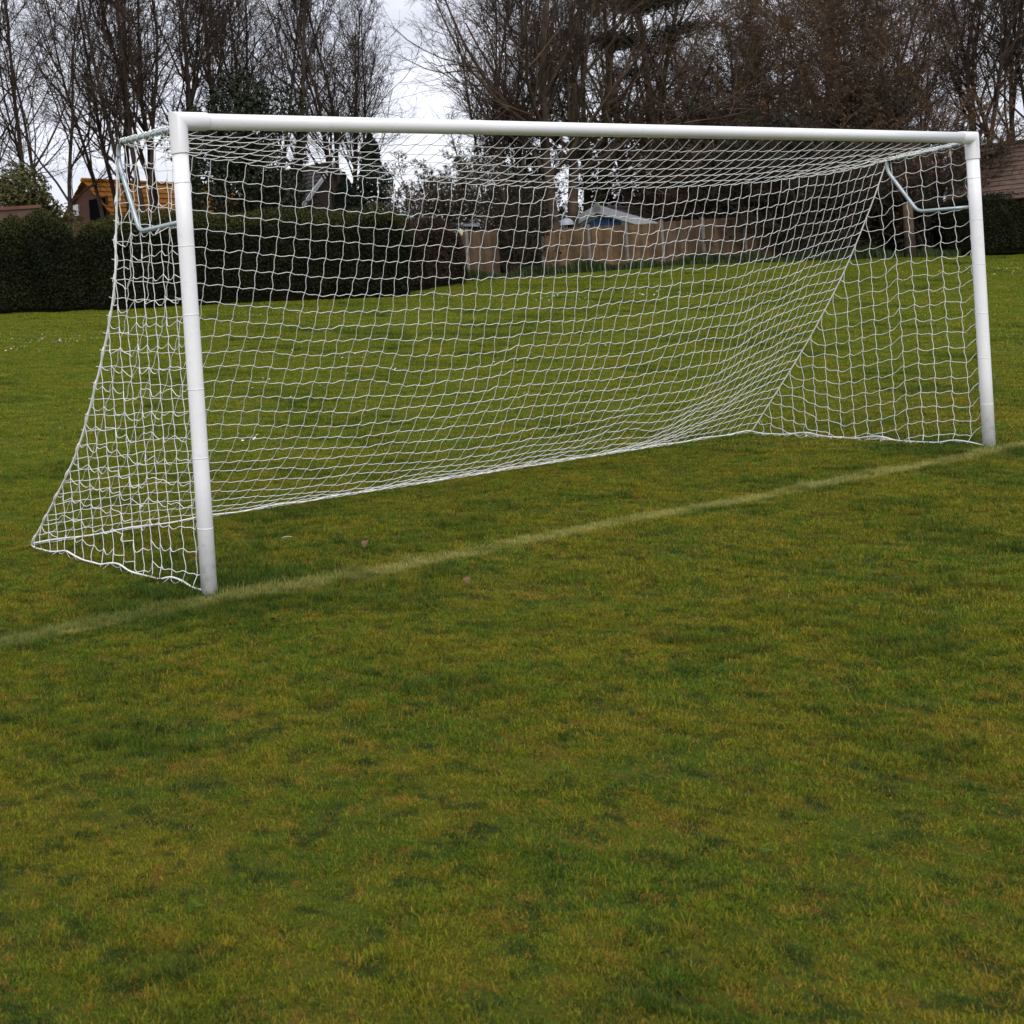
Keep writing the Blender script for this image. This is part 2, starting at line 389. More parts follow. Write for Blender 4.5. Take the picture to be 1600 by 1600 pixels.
for k_ in range(NVAR):
    if k_ < 7: mb = blades(2300, .17, .009, .020, .0010, 100+k_, clump=9)
    else: mb = blades(2300, .17, .014, .031, .0011, 100+k_, clump=6)
    me_ = mb.mesh('grass_patch_%02d' % k_, 'grass_blade'); a_ = me_.attributes.new('tone', 'FLOAT', 'POINT'); a_.data.foreach_set('value', mb.tone)
    o = bpy.data.objects.new('grass_patch_%02d' % k_, me_); gcol.objects.link(o)
def grass():
    P, RZ, SC, IX, TF = [], [], [], [], []
    r = np.random.default_rng(3)
    def ring(d0, d1, step, sxy, sz):
        n = int(2*d1/step)
        gx, gy = np.meshgrid(np.arange(n)*step, np.arange(n)*step)
        x = gx.ravel()-d1+CAM[0]; y = gy.ravel()-d1+CAM[1]
        x = x+r.uniform(-.28, .28, x.shape)*step; y = y+r.uniform(-.28, .28, x.shape)*step
        dx, dy = x-CAM[0], y-CAM[1]; d = np.hypot(dx, dy)
        zc = dx*c_f[0]+dy*c_f[1]; lat = dx*c_r0[0]+dy*c_r0[1]
        u = lat/np.maximum(zc, .1)
        ok = (d >= d0) & (d < d1) & (u > -.45) & (u < 1.2) & (zc > 1.0) & (y < 25)
        x, y = x[ok], y[ok]
        tall = vnoise(x, y, 2.9, 11)*.45+vnoise(x, y, 6.5, 12)*.55
        # longer grass along the line and about the posts, where the mower cannot reach
        near = np.exp(-((y-LINE_Y)/.16)**2)*.18*(x < 8.5)
        post = np.exp(-((x-.05)**2+(y-.1)**2)/.22)*.5+np.exp(-((x+.45)/.7)**2-((y+.05)/.32)**2)*.3+np.exp(-((x-7.42)**2+y**2)/.3)*.4
        net = np.exp(-(x/.25)**2)*((y > 0) & (y < 2))*.2
        tall = tall+near+post+net
        tf = sstep(.60, .80, tall)
        idx = np.where(tf+r.uniform(-.25, .25, len(x)) > .55, r.integers(7, NVAR, len(x)), r.integers(0, 7, len(x)))
        P.append(np.stack([x, y, terr(x, y)], 1)); RZ.append(r.uniform(0, 6.283, len(x)))
        szz = sz*(.65+.7*tall)*r.uniform(.85, 1.15, len(x))
        SC.append(np.stack([np.full(len(x), sxy), np.full(len(x), sxy), szz], 1)); IX.append(idx)
        TF.append(np.clip(tf*.8+post*1.0+net*.5, 0, 1))
    ring(1.2, 4.0, .18, .85, .72)
    ring(4.0, 6.2, .20, 1.0, .85)
    ring(6.2, 12, .30, 1.35, 1.1)
    ring(12, 24, .55, 2.3, 1.3)
    ring(24, 62, .95, 3.9, 1.6)
    P = np.concatenate(P); RZ = np.concatenate(RZ); SC = np.concatenate(SC); IX = np.concatenate(IX); TF = np.concatenate(TF)
    me = bpy.data.meshes.new('grass'); me.vertices.add(len(P)); me.vertices.foreach_set('co', P.ravel())
    a = me.attributes.new('rot', 'FLOAT_VECTOR', 'POINT'); rv = np.zeros((len(P), 3)); rv[:, 2] = RZ
    gx_ = (terr(P[:, 0]+.1, P[:, 1])-terr(P[:, 0]-.1, P[:, 1]))/.2; gy_ = (terr(P[:, 0], P[:, 1]+.1)-terr(P[:, 0], P[:, 1]-.1))/.2
    for q_ in range(len(P)):
        rv[q_] = (Vector((-gx_[q_], -gy_[q_], 1)).to_track_quat('Z', 'Y').to_matrix() @ Matrix.Rotation(RZ[q_], 3, 'Z')).to_euler('XYZ')
    a.data.foreach_set('vector', rv.ravel())
    a = me.attributes.new('scl', 'FLOAT_VECTOR', 'POINT'); a.data.foreach_set('vector', SC.ravel())
    a = me.attributes.new('idx', 'INT', 'POINT'); a.data.foreach_set('value', IX.astype(np.int32))
    a = me.attributes.new('tuft', 'FLOAT', 'POINT'); a.data.foreach_set('value', TF)
    o = bpy.data.objects.new('grass', me); COL.objects.link(o); me.materials.append(M['grass_blade'])
    tag(o, 'short mown grass with olive and straw patches covering the field', 'grass', kind='stuff')
    ng = bpy.data.node_groups.new('scatter_grass', 'GeometryNodeTree')
    ng.interface.new_socket('Geometry', in_out='INPUT', socket_type='NodeSocketGeometry')
    ng.interface.new_socket('Geometry', in_out='OUTPUT', socket_type='NodeSocketGeometry')
    gi = N(ng, 'NodeGroupInput'); go = N(ng, 'NodeGroupOutput')
    ci = N(ng, 'GeometryNodeCollectionInfo'); ci.inputs['Collection'].default_value = gcol
    ci.inputs['Separate Children'].default_value = True; ci.inputs['Reset Children'].default_value = True
    ip = N(ng, 'GeometryNodeInstanceOnPoints'); ip.inputs['Pick Instance'].default_value = True
    def na(nm, ty):
        n = N(ng, 'GeometryNodeInputNamedAttribute', data_type=ty); n.inputs['Name'].default_value = nm; return n.outputs['Attribute']
    ng.links.new(gi.outputs[0], ip.inputs['Points']); ng.links.new(ci.outputs[0], ip.inputs['Instance'])
    ng.links.new(na('idx', 'INT'), ip.inputs['Instance Index'])
    er = N(ng, 'FunctionNodeEulerToRotation'); ng.links.new(na('rot', 'FLOAT_VECTOR'), er.inputs[0]); ng.links.new(er.outputs[0], ip.inputs['Rotation'])
    ng.links.new(na('scl', 'FLOAT_VECTOR'), ip.inputs['Scale'])
    ng.links.new(ip.outputs[0], go.inputs[0])
    md = o.modifiers.new('scatter', 'NODES'); md.node_group = ng
    print('grass instances', len(P))
grass()

# ------------------------------------------------------------------ goal
GW, GH, R_P = 7.42, 2.483, .043
def lathe_tube(pts, rad, k=24, cap=True):
    mb = MB(); mb.tubes(np.array(pts, float)[None], np.full((1, len(pts)), rad) if np.isscalar(rad) else np.array(rad)[None], k, cap); return mb
def bend(pts, r=.06, n=6):
    """polyline with rounded corners"""
    pts = [np.array(p, float) for p in pts]; o = [pts[0]]
    for a, b_, c in zip(pts, pts[1:], pts[2:]):
        u = (a-b_)/np.linalg.norm(a-b_); v = (c-b_)/np.linalg.norm(c-b_)
        s_, e_ = b_+u*r, b_+v*r
        for t in np.linspace(0, 1, n): o.append((1-t)**2*s_+2*t*(1-t)*b_+t*t*e_)
    o.append(pts[-1]); return np.array(o)
goal = thing('football_goal', 'white plastic football goal with grey net brackets standing on the grass', 'goal')
for x in (0, GW):
    lathe_tube([(x, 0, -.15), (x, 0, .6), (x, 0, 1.2), (x, 0, 1.9), (x, 0, GH-.10)], R_P).build('post', 'white_plastic', goal)
lathe_tube([(.10, 0, GH), (2, 0, GH), (4, 0, GH), (6, 0, GH), (GW-.10, 0, GH)], R_P).build('crossbar', 'white_plastic', goal)
for x, s in ((0, 1), (GW, -1)):
    # mitred elbow socket: two slightly larger sleeves meeting at 45 degrees
    mb = MB(); k = 28; r = R_P+.0055; a = np.arange(k)*2*np.pi/k
    ring = lambda kind, t: np.stack([x+r*np.cos(a), r*np.sin(a), np.full(k, t)], 1) if kind == 'v' else np.stack([np.full(k, x+s*t), r*np.sin(a), GH+s*r*np.cos(a)*s*-1*-1], 1)
    low = ring('v', GH-.17); lowi = low.copy(); lowi[:, 0] = x+(low[:, 0]-x)*R_P/r*.99; lowi[:, 1] *= R_P/r*.99
    mit = np.stack([x+r*np.cos(a), r*np.sin(a), GH+s*r*np.cos(a)], 1)       # plane z-GH = s*(x-x0)
    mit[:, 2] = GH - s*(mit[:, 0]-x)*-1*-1 if False else GH - s*r*np.cos(a)
    end = np.stack([np.full(k, x+s*.17), r*np.sin(a), GH-s*r*np.cos(a)], 1)
    endi = end.copy(); endi[:, 1] *= R_P/r*.99; endi[:, 2] = GH+(end[:, 2]-GH)*R_P/r*.99
    V = np.concatenate([lowi, low, mit, end, endi]); i = np.arange(5*k).reshape(5, k)
    q = np.stack([i[:-1], np.roll(i, -1, 1)[:-1], np.roll(i, -1, 1)[1:], i[1:]], -1).reshape(-1, 4)
    mb.add(V, q if s > 0 else q[:, ::-1])
    jo = mb.build('corner_joint', 'joint_plastic', goal)
    for p_ in jo.data.polygons: p_.use_smooth = True
    es = jo.modifiers.new('edges', 'EDGE_SPLIT'); es.split_angle = math.radians(35)
# net clips / tape rings on posts
for x in (0, GW):
    for z in (.35, .72, 1.08, 1.47, 1.83, 2.16):
        mb = MB(); mb.tubes(np.array([[[x, 0, z-.004], [x, 0, z-.0035], [x, 0, z+.0035], [x, 0, z+.004]]]), np.array([[R_P-.001, R_P+.0004, R_P+.0004, R_P-.001]]), 24)
        mb.build('tape_ring', 'tape', goal)
BR = {0: [(0, .03, 2.452), (0, .655, 2.478), (0, .665, 2.37), (0, .475, 1.955), (0, .03, 1.960)],
      1: [(GW, .03, 2.452), (GW, .665, 2.402), (GW, .655, 2.31), (GW, .435, 1.945), (GW, .03, 1.935)]}
for k_ in (0, 1):
    b = lathe_tube(bend(BR[k_], .05, 7), .0135, 12).build('net_bracket', 'galvanised', goal)
    tp = np.array(BR[k_][1]); 
    mb = MB(); mb.tubes(np.array([[tp+(0, -.06, -.002), tp+(0, -.02, 0)]]), np.full((1, 2), .0165), 12, True); mb.build('tape_wrap', 'black_tape', b)

# ------------------------------------------------------------------ net
CELL = .12
def relax(P, fixed, E, rest, iters, floor=None, g=.00035, damp=.96):
    P = P.copy(); Q = P.copy(); n = len(P); wgt = np.where(fixed, 0., 1.)
    a, b_ = E[:, 0], E[:, 1]; ws = np.maximum(wgt[a]+wgt[b_], 1e-9)
    deg = np.maximum(np.bincount(a, minlength=n)+np.bincount(b_, minlength=n), 1)*.5
    for it in range(iters):
        V = (P-Q)*damp; Q = P.copy(); P = P+V*wgt[:, None]; P[:, 2] -= g*wgt
        for _ in range(4):
            d = P[b_]-P[a]; l = np.linalg.norm(d, axis=1)+1e-9
            ex = np.maximum(l-rest, 0)/l/ws
            c = d*ex[:, None]
            for k_ in range(3):
                P[:, k_] += (np.bincount(a, c[:, k_]*wgt[a], n)-np.bincount(b_, c[:, k_]*wgt[b_], n))/deg
        if floor is not None: P[:, 2] = np.where(fixed, P[:, 2], np.maximum(P[:, 2], floor))
    return P
def cords(mb, P, E, rest, rad, nrm, wave=.32, nseg=4, seed=0, droop=.8):
    """cords as little S-curves from knot to knot; spare length hangs"""
    r = np.random.default_rng(seed)
    A, B = P[E[:, 0]], P[E[:, 1]]; d = B-A; l = np.linalg.norm(d, axis=1, keepdims=True)+1e-9
    p = np.cross(nrm, d/l); p /= np.linalg.norm(p, axis=1, keepdims=True)+1e-9
    wv = (wave*r.uniform(.6, 1.4, len(E)))[:, None]*l
    t0 = d+p*wv; t1 = d+p*wv
    t = np.linspace(0, 1, nseg+1)[None, :, None]
    h00, h10, h01, h11 = 2*t**3-3*t**2+1, t**3-2*t**2+t, -2*t**3+3*t**2, t**3-t**2
    C = h00*A[:, None]+h10*t0[:, None]+h01*B[:, None]+h11*t1[:, None]
    slack = np.sqrt(np.clip(.375*l[:, 0]*(rest-l[:, 0]), 0, None))*droop
    side = r.normal(size=(len(E), 3))*.6; side[:, 2] = -1
    C += (4*t*(1-t))*(slack[:, None]*side)[:, None]
    mb.tubes(C, np.full(C.shape[:2], rad), 4)
def knots(mb, P, r_):
    o = np.array([[1, 0, 0], [-1, 0, 0], [0, 1, 0], [0, -1, 0], [0, 0, 1], [0, 0, -1]], float)*r_
    f = np.array([[0, 2, 4], [2, 1, 4], [1, 3, 4], [3, 0, 4], [2, 0, 5], [1, 2, 5], [3, 1, 5], [0, 3, 5]])
    V = P[:, None]+o; F = f[None]+(np.arange(len(P))*6)[:, None, None]
    mb.add(V.reshape(-1, 3), F.reshape(-1, 3))
def curve(ctrl, n):
    """even samples along a smooth (Catmull-Rom) curve through ctrl"""
    c = np.array(ctrl, float); c = np.concatenate([[2*c[0]-c[1]], c, [2*c[-1]-c[-2]]]); o = []
    for i in range(1, len(c)-2):
        for t in np.linspace(0, 1, 20, endpoint=False):
            o.append(.5*((2*c[i])+(-c[i-1]+c[i+1])*t+(2*c[i-1]-5*c[i]+4*c[i+1]-c[i+2])*t*t+(-c[i-1]+3*c[i]-3*c[i+1]+c[i+2])*t**3))
    o.append(c[-2]); o = np.array(o)
    s_ = np.concatenate([[0], np.cumsum(np.linalg.norm(np.diff(o, axis=0), axis=1))])
    u = np.linspace(0, s_[-1], n); return np.stack([np.interp(u, s_, o[:, k_]) for k_ in range(3)], 1)
net = thing('goal_net', 'white knotted cord goal net draped from the crossbar and brackets to the grass', 'net')
CR = .0023
edgeL = [(0, .66, 2.465), (0, .71, 2.2), (0, .764, 1.918), (-.008, .795, 1.69), (-.02, .90, 1.41), (-.04, 1.095, 1.045), (-.07, 1.325, .675), (-.10, 1.655, .335), (-.123, 1.99, .03)]
edgeR = [(GW, .66, 2.39), (GW+.01, .83, 2.0), (GW+.03, 1.08, 1.505), (GW+.05, 1.34, 1.08), (GW+.07, 1.60, .70), (GW+.11, 2.10, .03)]
NX, NR, NB = 60, 6, 26
def sheet():
    """roof and back as one draped sheet: steep under the sagging back cord, sweeping out to the bottom rope"""
    nj = NR+NB; U = np.linspace(0, 1, NX+1); P = np.zeros((nj+1, NX+1, 3))
    top = np.stack([np.linspace(.02, GW-.02, NX+1), np.full(NX+1, .04), np.full(NX+1, GH-.045)], 1)
    kink = np.array([0, .66, 2.485])+(np.array([GW, .66, 2.41])-np.array([0, .66, 2.485]))*U[:, None]
    kink[:, 2] -= (4*U*(1-U))**.85*.255*(1+.12*(U-.5)); kink[:, 1] -= .05*4*U*(1-U)
    bot = np.array(edgeL[-1])+(np.array(edgeR[-1])-np.array(edgeL[-1]))*U[:, None]
    def norm(c):
        c = curve(c, NB+1); a, b_ = c[0], c[-1]
        return (c[:, 1]-a[1])/(b_[1]-a[1]), (c[:, 2]-a[2])/(b_[2]-a[2])
    mid = [(0, .61, 2.20), (0, .74, 1.74), (0, .90, 1.27), (0, 1.10, .82), (0, 1.36, .43), (0, 1.68, .17), (0, 2.06, .035)]
    SL, SM, SR = norm(edgeL), norm(mid), norm(edgeR)
    wl = 1-sstep(0, .40, U); wr = sstep(.72, 1, U); wm = 1-wl-wr
    fy = np.outer(SL[0], wl)+np.outer(SM[0], wm)+np.outer(SR[0], wr); fz = np.outer(SL[1], wl)+np.outer(SM[1], wm)+np.outer(SR[1], wr)
    for j in range(NR+1):
        f = j/NR; P[j] = top*(1-f)+kink*f; P[j, :, 2] -= .03*4*f*(1-f)*(4*U*(1-U))
    nz = lambda sc, sd, k_: vnoise(k_*sc, U*NX*sc, 1.0, sd)-.5
    for j in range(1, NB+1):
        P[NR+j, :, 0] = kink[:, 0]+(bot[:, 0]-kink[:, 0])*(j/NB)
        P[NR+j, :, 1] = kink[:, 1]+(bot[:, 1]-kink[:, 1])*fy[j]
        P[NR+j, :, 2] = kink[:, 2]+(bot[:, 2]-kink[:, 2])*fz[j]
        e = (4*U*(1-U))**.5*min(1, (NB-j)/4)
        P[NR+j, :, 0] += e*(nz(.22, 41, j)*.05+nz(.6, 42, j)*.022); P[NR+j, :, 2] += e*(nz(.25, 43, j)*.07+nz(.7, 44, j)*.022); P[NR+j, :, 1] += e*nz(.2, 45, j)*.08
    P[1:-1, 1:-1] += rng.normal(size=P[1:-1, 1:-1].shape)*.0035
    P[NR+1:, :, 2] = np.maximum(P[NR+1:, :, 2], .03)
    idx = np.arange((nj+1)*(NX+1)).reshape(nj+1, NX+1)
    EH = np.stack([idx[:, :-1].ravel(), idx[:, 1:].ravel()], 1); EV = np.stack([idx[:-1].ravel(), idx[1:].ravel()], 1)
    F = P.reshape(-1, 3)
    rh = (np.linalg.norm(F[EH[:, 1]]-F[EH[:, 0]], axis=1)*1.005).reshape(nj+1, NX); rv = (np.linalg.norm(F[EV[:, 1]]-F[EV[:, 0]], axis=1)*1.003).reshape(nj, NX+1)
    nr = np.cross(np.gradient(P, axis=1), np.gradient(P, axis=0)).reshape(-1, 3); nr /= np.linalg.norm(nr, axis=1, keepdims=True)+1e-9
    return P, EH, EV, rh, rv, nr, idx
G, EH, EV, rh, rv, nr, idx = sheet()
Gf = G.reshape(-1, 3)
rowH = EH[:, 0]//(NX+1); rowV = EV[:, 0]//(NX+1)
for nm, selH, selV, rows in (('roof_netting', (rowH > 0) & (rowH < NR), rowV < NR, slice(1, NR)), ('back_netting', rowH >= NR, rowV >= NR, slice(NR, NR+NB))):
    colH = EH[:, 0] % (NX+1); colV = EV[:, 0] % (NX+1)
    selV = selV & (colV > 0) & (colV < NX)
    mb = MB()
    cords(mb, Gf, EH[selH], rh.ravel()[selH], CR, nr[EH[selH, 0]], .44, seed=1)
    cords(mb, Gf, EV[selV], rv.ravel()[selV], CR, nr[EV[selV, 0]], .48, seed=2)
    knots(mb, G[rows, 1:-1].reshape(-1, 3), CR*2.0)
    mb.build(nm, 'cord', net)
# ropes: bottom edge, corner ropes
def rope(P, rad, name):
    mb = MB(); mb.tubes(np.array(P)[None], np.full((1, len(P)), rad), 6, True); return mb.build(name, 'cord', net)
bot = G[-1].copy(); bot[:, 2] = .035+.006*np.sin(np.arange(NX+1)*1.3); rope(bot, .0055, 'bottom_rope')
cl = curve(edgeL, 60); cr = curve(edgeR, 60)
rope(cl, .0065, 'corner_rope'); rope(cr, .0055, 'corner_rope')
tw = curve(edgeL, 90); tw[:, 0] += .012*np.cos(np.arange(90)*.9); tw[:, 1] += .012*np.sin(np.arange(90)*.9)
rope(tw, .0032, 'lacing_cord')
def side(x0, sgn, edge, ztop0, slk_y, slk_z, seed, out, skew, rj):
    """square mesh clipped by the corner rope; nodes in (y,z)"""
    r = np.random.default_rng(seed)
    ed = curve(edge, 200)
    yz = ed[:, 1]; zz = ed[:, 2]
    ymax = lambda z: np.interp(z, zz[::-1], yz[::-1])
    nrow = 20; sp = (2.40-.03)/nrow; cy = CELL/slk_y
    nodes = []; key = {}; fix = []; E = []; rest = []
    def node(p, f):
        nodes.append(p); fix.append(f); return len(nodes)-1
    ncol = int(2.2/cy)+1
    for i in range(nrow+1):
        for j in range(ncol+1):
            z = ztop0-.02-i*sp if i < nrow else .015; y = j*cy+.045
            if i == 0: z = ztop0+(edge[0][2]-ztop0)*min(1, y/.66)
            ym = ymax(z)-.03
            if y > ym: continue
            if 0 < i < nrow: z = max(z-skew*float(sstep(.15, 1.6, y))*min(1, z/1.2), .05+.02*(nrow-i))
            xw = x0+sgn*.0+ (np.interp(z, zz[::-1], ed[::-1, 0])-x0)*(y/max(ym, .1))
            f = (i == 0) or (j == 0) or (i == nrow)
            zz_ = z if i < nrow else z+ max(0, .03*math.sin(j*1.1+seed))*(0 if j < 1 else 1)
            key[(i, j)] = node((xw+r.normal()*out*(0 if f else 1), y, zz_), f)
    for (i, j), a in list(key.items()):
        if (i, j+1) in key: E.append((a, key[(i, j+1)])); rest.append(CELL*r.uniform(*rj))
        elif i > 0:
            p = nodes[a]; k_ = int(np.argmin(np.abs(zz-(p[2]-.02*r.random())))); b_ = node(tuple(ed[k_]), True)
            E.append((a, b_)); rest.append(max(np.linalg.norm(np.array(p)-ed[k_])*1.12, .03))
        if (i+1, j) in key: E.append((a, key[(i+1, j)])); rest.append(sp*slk_z*r.uniform(.97, 1.05))
        if (i-1, j) not in key and i > 0:
            p = nodes[a]; k_ = int(np.argmin(np.abs(yz-p[1])+1e3*(zz < p[2]))); b_ = node(tuple(ed[k_]), True)
            E.append((a, b_)); rest.append(np.linalg.norm(np.array(p)-ed[k_])*1.1)
    P = np.array(nodes, float); fix = np.array(fix); E = np.array(E); rest = np.array(rest)
    P = relax(P, fix, E, rest, 350, floor=.02)
    mb = MB(); nrm = np.tile(np.array([[1., 0, 0]]), (len(E), 1))
    cords(mb, P, E, rest, CR, nrm, .5 if x0 < 1 else .42, seed=seed, droop=.9)
    knots(mb, P[~fix], CR*2.0)
    mb.build('side_netting', 'cord', net)
    b_ = [P[key[(nrow, j)]] for j in range(ncol+1) if (nrow, j) in key]
    b_.append(ed[-1]); rope(curve(b_, 50), .0055, 'bottom_rope')
for k_ in (0, 1):       # cord laced round the top arm of each bracket
    a_, b_ = np.array(BR[k_][0]), np.array(BR[k_][1]); f_ = np.linspace(.02, .97, 120)[:, None]; th = np.linspace(0, 9*2*np.pi, 120)
    rope(a_+(b_-a_)*f_+np.stack([.0175*np.cos(th), 0*th, .0175*np.sin(th)], 1), .0030, 'lacing_cord')
    rope(a_+(b_-a_)*f_+np.stack([0*th+.004*np.cos(th*1.7), 0*th, .0185+.003*np.sin(th*2.3)], 1), .0038, 'top_rope')
side(0, -1, edgeL, 2.455, 1.14, 1.02, 5, .05, .05, (.9, 1.3))
side(GW, 1, edgeR, 2.44, 1.04, 1.0, 6, .006, .26, (.97, 1.12))

# ------------------------------------------------------------------ houses, sheds and fences
def frame_axes(ridge_az):
    a = math.radians(ridge_az); return a
def gable_house(name, label, loc, rz, length, width, eave, ridge, wall_m, roof_m, tile_rows, over=.25, z0=-.3, barge=None, gable_windows=(), chimney=None, group=None):
    """ridge along local +X from x=0 to length; near gable at x=0 (faces -X); width along Y, centred"""
    t = thing(name, label, 'house', loc, rz)
    hw = width/2
    mb = MB()
    v = []
    for x in (0, length):
        v += [(x, -hw, z0), (x, hw, z0), (x, hw, eave), (x, 0, ridge-.05), (x, -hw, eave)]
    mb.add(v, [[0, 1, 2, 4], [5, 9, 7, 6], [0, 4, 9, 5], [1, 6, 7, 2]]); mb.f3.append(np.array([[2, 3, 4], [7, 9, 8]])); mb.mi3.append(np.zeros(2))
    mb.build('wall', wall_m, t, False)
    # roof: two slopes, each in stepped courses of tiles
    ro = MB()
    sl = math.hypot(hw, ridge-eave); ux = (ridge-eave)/sl; uy = hw/sl
    for s_ in (-1, 1):
        n = tile_rows; tot = sl+.3; st = tot/n
        for i in range(n):
            d0, d1 = i*st, (i+1)*st+.02
            p = lambda d, up: (s_*(d*uy+up*ux), ridge-d*ux+up*uy)
            y0, z0_ = p(d0, .02); y1, z1_ = p(d1, .06); y2, z2_ = p(d1, .0)
            V = [(-over, y0, z0_), (length+over, y0, z0_), (length+over, y1, z1_), (-over, y1, z1_), (-over, y2, z2_), (length+over, y2, z2_)]
            ro.add(V, [[0, 1, 2, 3], [3, 2, 5, 4]] if s_ < 0 else [[3, 2, 1, 0], [4, 5, 2, 3]])
    rf = ro.build('roof', roof_m, t, False)
    mb = MB(); mb.tubes(np.array([[[-over, 0, ridge+.05], [length/2, 0, ridge+.04], [length+over, 0, ridge+.05]]]), np.full((1, 3), .11), 8, True); mb.build('ridge_tiles', roof_m, rf)
    if barge:
        for s_ in (-1, 1):
            mb = MB(); c = np.array([-over-.03, s_*hw/2, (ridge+eave)/2]); mb.box(c, (.03, sl/2+.16, barge[1]), [[1, 0, 0], [0, s_*uy, -ux], [0, s_*ux, uy]]); mb.build('bargeboard', barge[0], t, False)
    for (y, z, w_, h_, mt, fm) in gable_windows:
        mb = MB(); mb.box((-.03, y, z), (.05, w_/2, h_/2)); wi = mb.build('window', fm, t, False)
        mb = MB(); mb.box((-.085, y, z), (.012, w_/2-.05, h_/2-.05)); mb.build('pane', mt, wi, False)
    if chimney:
        mb = MB(); mb.box((chimney, 0, ridge+.3), (.35, .3, .7)); mb.box((chimney, 0, ridge+1.05), (.4, .35, .06)); mb.build('chimney', wall_m, rf, False)
    return t
def yaw_dir(px):      # heading (angle of +X axis) of the view ray through column px
    d = c_f+c_r*(px-CX)/FPX; return math.atan2(d[1], d[0])
GZ = 2.35
# orange-roofed bungalow on the left
p = at(147, 55); hd = yaw_dir(147)
gable_house('brick_house', 'red brick bungalow with bright orange tiled roof behind the left hedge', p, hd-math.radians(48), 9.5, 6.6, pt(147, 283, 55).z-p.z-3.25, pt(147, 283, 55).z-p.z, 'red_brick', 'orange_tile', 13,
            gable_windows=((-.75, 3.9, 1.2, 1.1, 'dark_glass', 'red_brick'), (.75, 4.05, .34, .5, 'white_board', 'white_board')))
# dark-roofed house behind the long hedge
p = at(527, 60); hd = yaw_dir(527)
gable_house('brick_house', 'dull brick house with dark grey tiled roof and pale bargeboard behind the long hedge', p, hd+math.radians(52), 4.4, 6.4, pt(527, 257, 60).z-p.z-2.6, pt(527, 257, 60).z-p.z, 'dull_brick', 'grey_tile', 12, barge=('white_board', .10))
# white gabled garden building
p = at(945, 53); hd = yaw_dir(945)
rz_ = hd-math.radians(28); rg = pt(945, 326, 53).z-p.z
gh = gable_house('garden_building', 'low white gabled garden building with blue glazed gable behind tan fence', p, rz_, 5.2, 5.4, rg-1.1, rg, 'white_board', 'felt_roof', 4, over=.3, barge=('white_board', .17))
gh['category'] = 'outbuilding'
mb = MB()
for y0, y1 in ((-.85, -.36), (-.30, .30), (.36, .85)):
    f = lambda y: rg-.30-abs(y)*1.1/2.7
    V = [(-.06, y0, rg-.95), (-.06, y1, rg-.95), (-.06, y1, f(y1)), (-.06, (y0+y1)/2, f((y0+y1)/2) if y0*y1 > 0 else rg-.30), (-.06, y0, f(y0))]
    mb2 = MB(); V2 = V+[(-.01, a[1], a[2]) for a in V]
    mb2.add(V2, [[0, 1, 6, 5], [1, 2, 7, 6], [2, 3, 8, 7], [3, 4, 9, 8], [4, 0, 5, 9]]); mb2.f3.append(np.array([[2, 1, 0], [3, 2, 0], [4, 3, 0]])); mb2.mi3.append(np.zeros(3))
    mb2.build('gable_pane', 'blue_glass', gh, False)
# right-hand house with brown tiled roof: eaves face us
p = at(1640, 56); hd = yaw_dir(1560)
rgr = pt(1560, 224, 47.5).z-at(1512, 49.5).z; 
gable_house('tiled_house', 'house with weathered brown tiled roof beyond the right-hand post', at(1512, 49.5), hd-math.radians(90)-.1, 14, 6.5, rgr-2.15, rgr, 'dull_brick', 'brown_tile', 12, barge=('white_board', .10), chimney=None)
# round grey dome by the white gable
p = pt(885, 352, 50)
mb = MB(); k = 14
for i in range(5):
    pass
a = np.linspace(0, np.pi/2, 6); prof_r = .30*np.cos(a); prof_z = .30*np.sin(a)
mb.tubes(np.stack([np.zeros(6), np.zeros(6), prof_z], 1)[None], prof_r[None]+1e-3, 14)
mb.tubes(np.array([[[0, 0, -2.4], [0, 0, 0.0]]]), np.array([[.05, .05]]), 8)
do = mb.build('garden_dome', 'dome_cover'); do.location = p
tag(do, 'small pale grey dome showing above the tan fence left of the white gable', 'garden cover')

def fence_run(name, label, pxs, zc0, zc1, top, mt, board=.15, posts=True, cap=True, z_off=0.):
    """close-boarded panels between concrete posts"""
    t = thing(name, label, 'fence', at(pxs[0], zc0))
    o = np.array(t.location)
    n = len(pxs)-1
    for i in range(n):
        f0 = i/n; f1 = (i+1)/n
        A = np.array(at(pxs[i], zc0+(zc1-zc0)*f0))-o; B = np.array(at(pxs[i+1], zc0+(zc1-zc0)*f1))-o
        d = B-A; L_ = np.linalg.norm(d[:2]); u = np.array([d[0], d[1], 0])/L_; nn = np.array([u[1], -u[0], 0])
        nb = max(1, int(L_/board)); mb = MB()
        for j in range(nb):
            c = A+d*((j+.5)/nb); hh = top*(1+rng.normal()*.006)
            mb.box((c[0]+nn[0]*(.008*(j % 2)), c[1]+nn[1]*(.008*(j % 2)), c[2]+hh/2-.05), (L_/nb/2*.97, .012, hh/2+.05), [u, nn, [0, 0, 1]])
        for zz in (.35, top-.3): 
            c = (A+B)/2-nn*.04; mb.box((c[0], c[1], c[2]+zz), (L_/2, .02, .045), [u, nn, [0, 0, 1]])
        mb.build('panel', mt, t, False)
        if posts:
            mb = MB(); mb.box((A[0]+nn[0]*.03, A[1]+nn[1]*.03, A[2]+top/2), (.055, .06, top/2+.08), [u, nn, [0, 0, 1]]); mb.build('post', 'concrete', t, False)
    return t
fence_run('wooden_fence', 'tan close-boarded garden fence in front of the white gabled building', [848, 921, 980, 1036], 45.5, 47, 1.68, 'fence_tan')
fence_run('wooden_fence', 'shaded brown garden fence running right from the tan fence', [1036, 1100, 1165, 1230, 1300], 47, 48, 1.72, 'fence_brown')
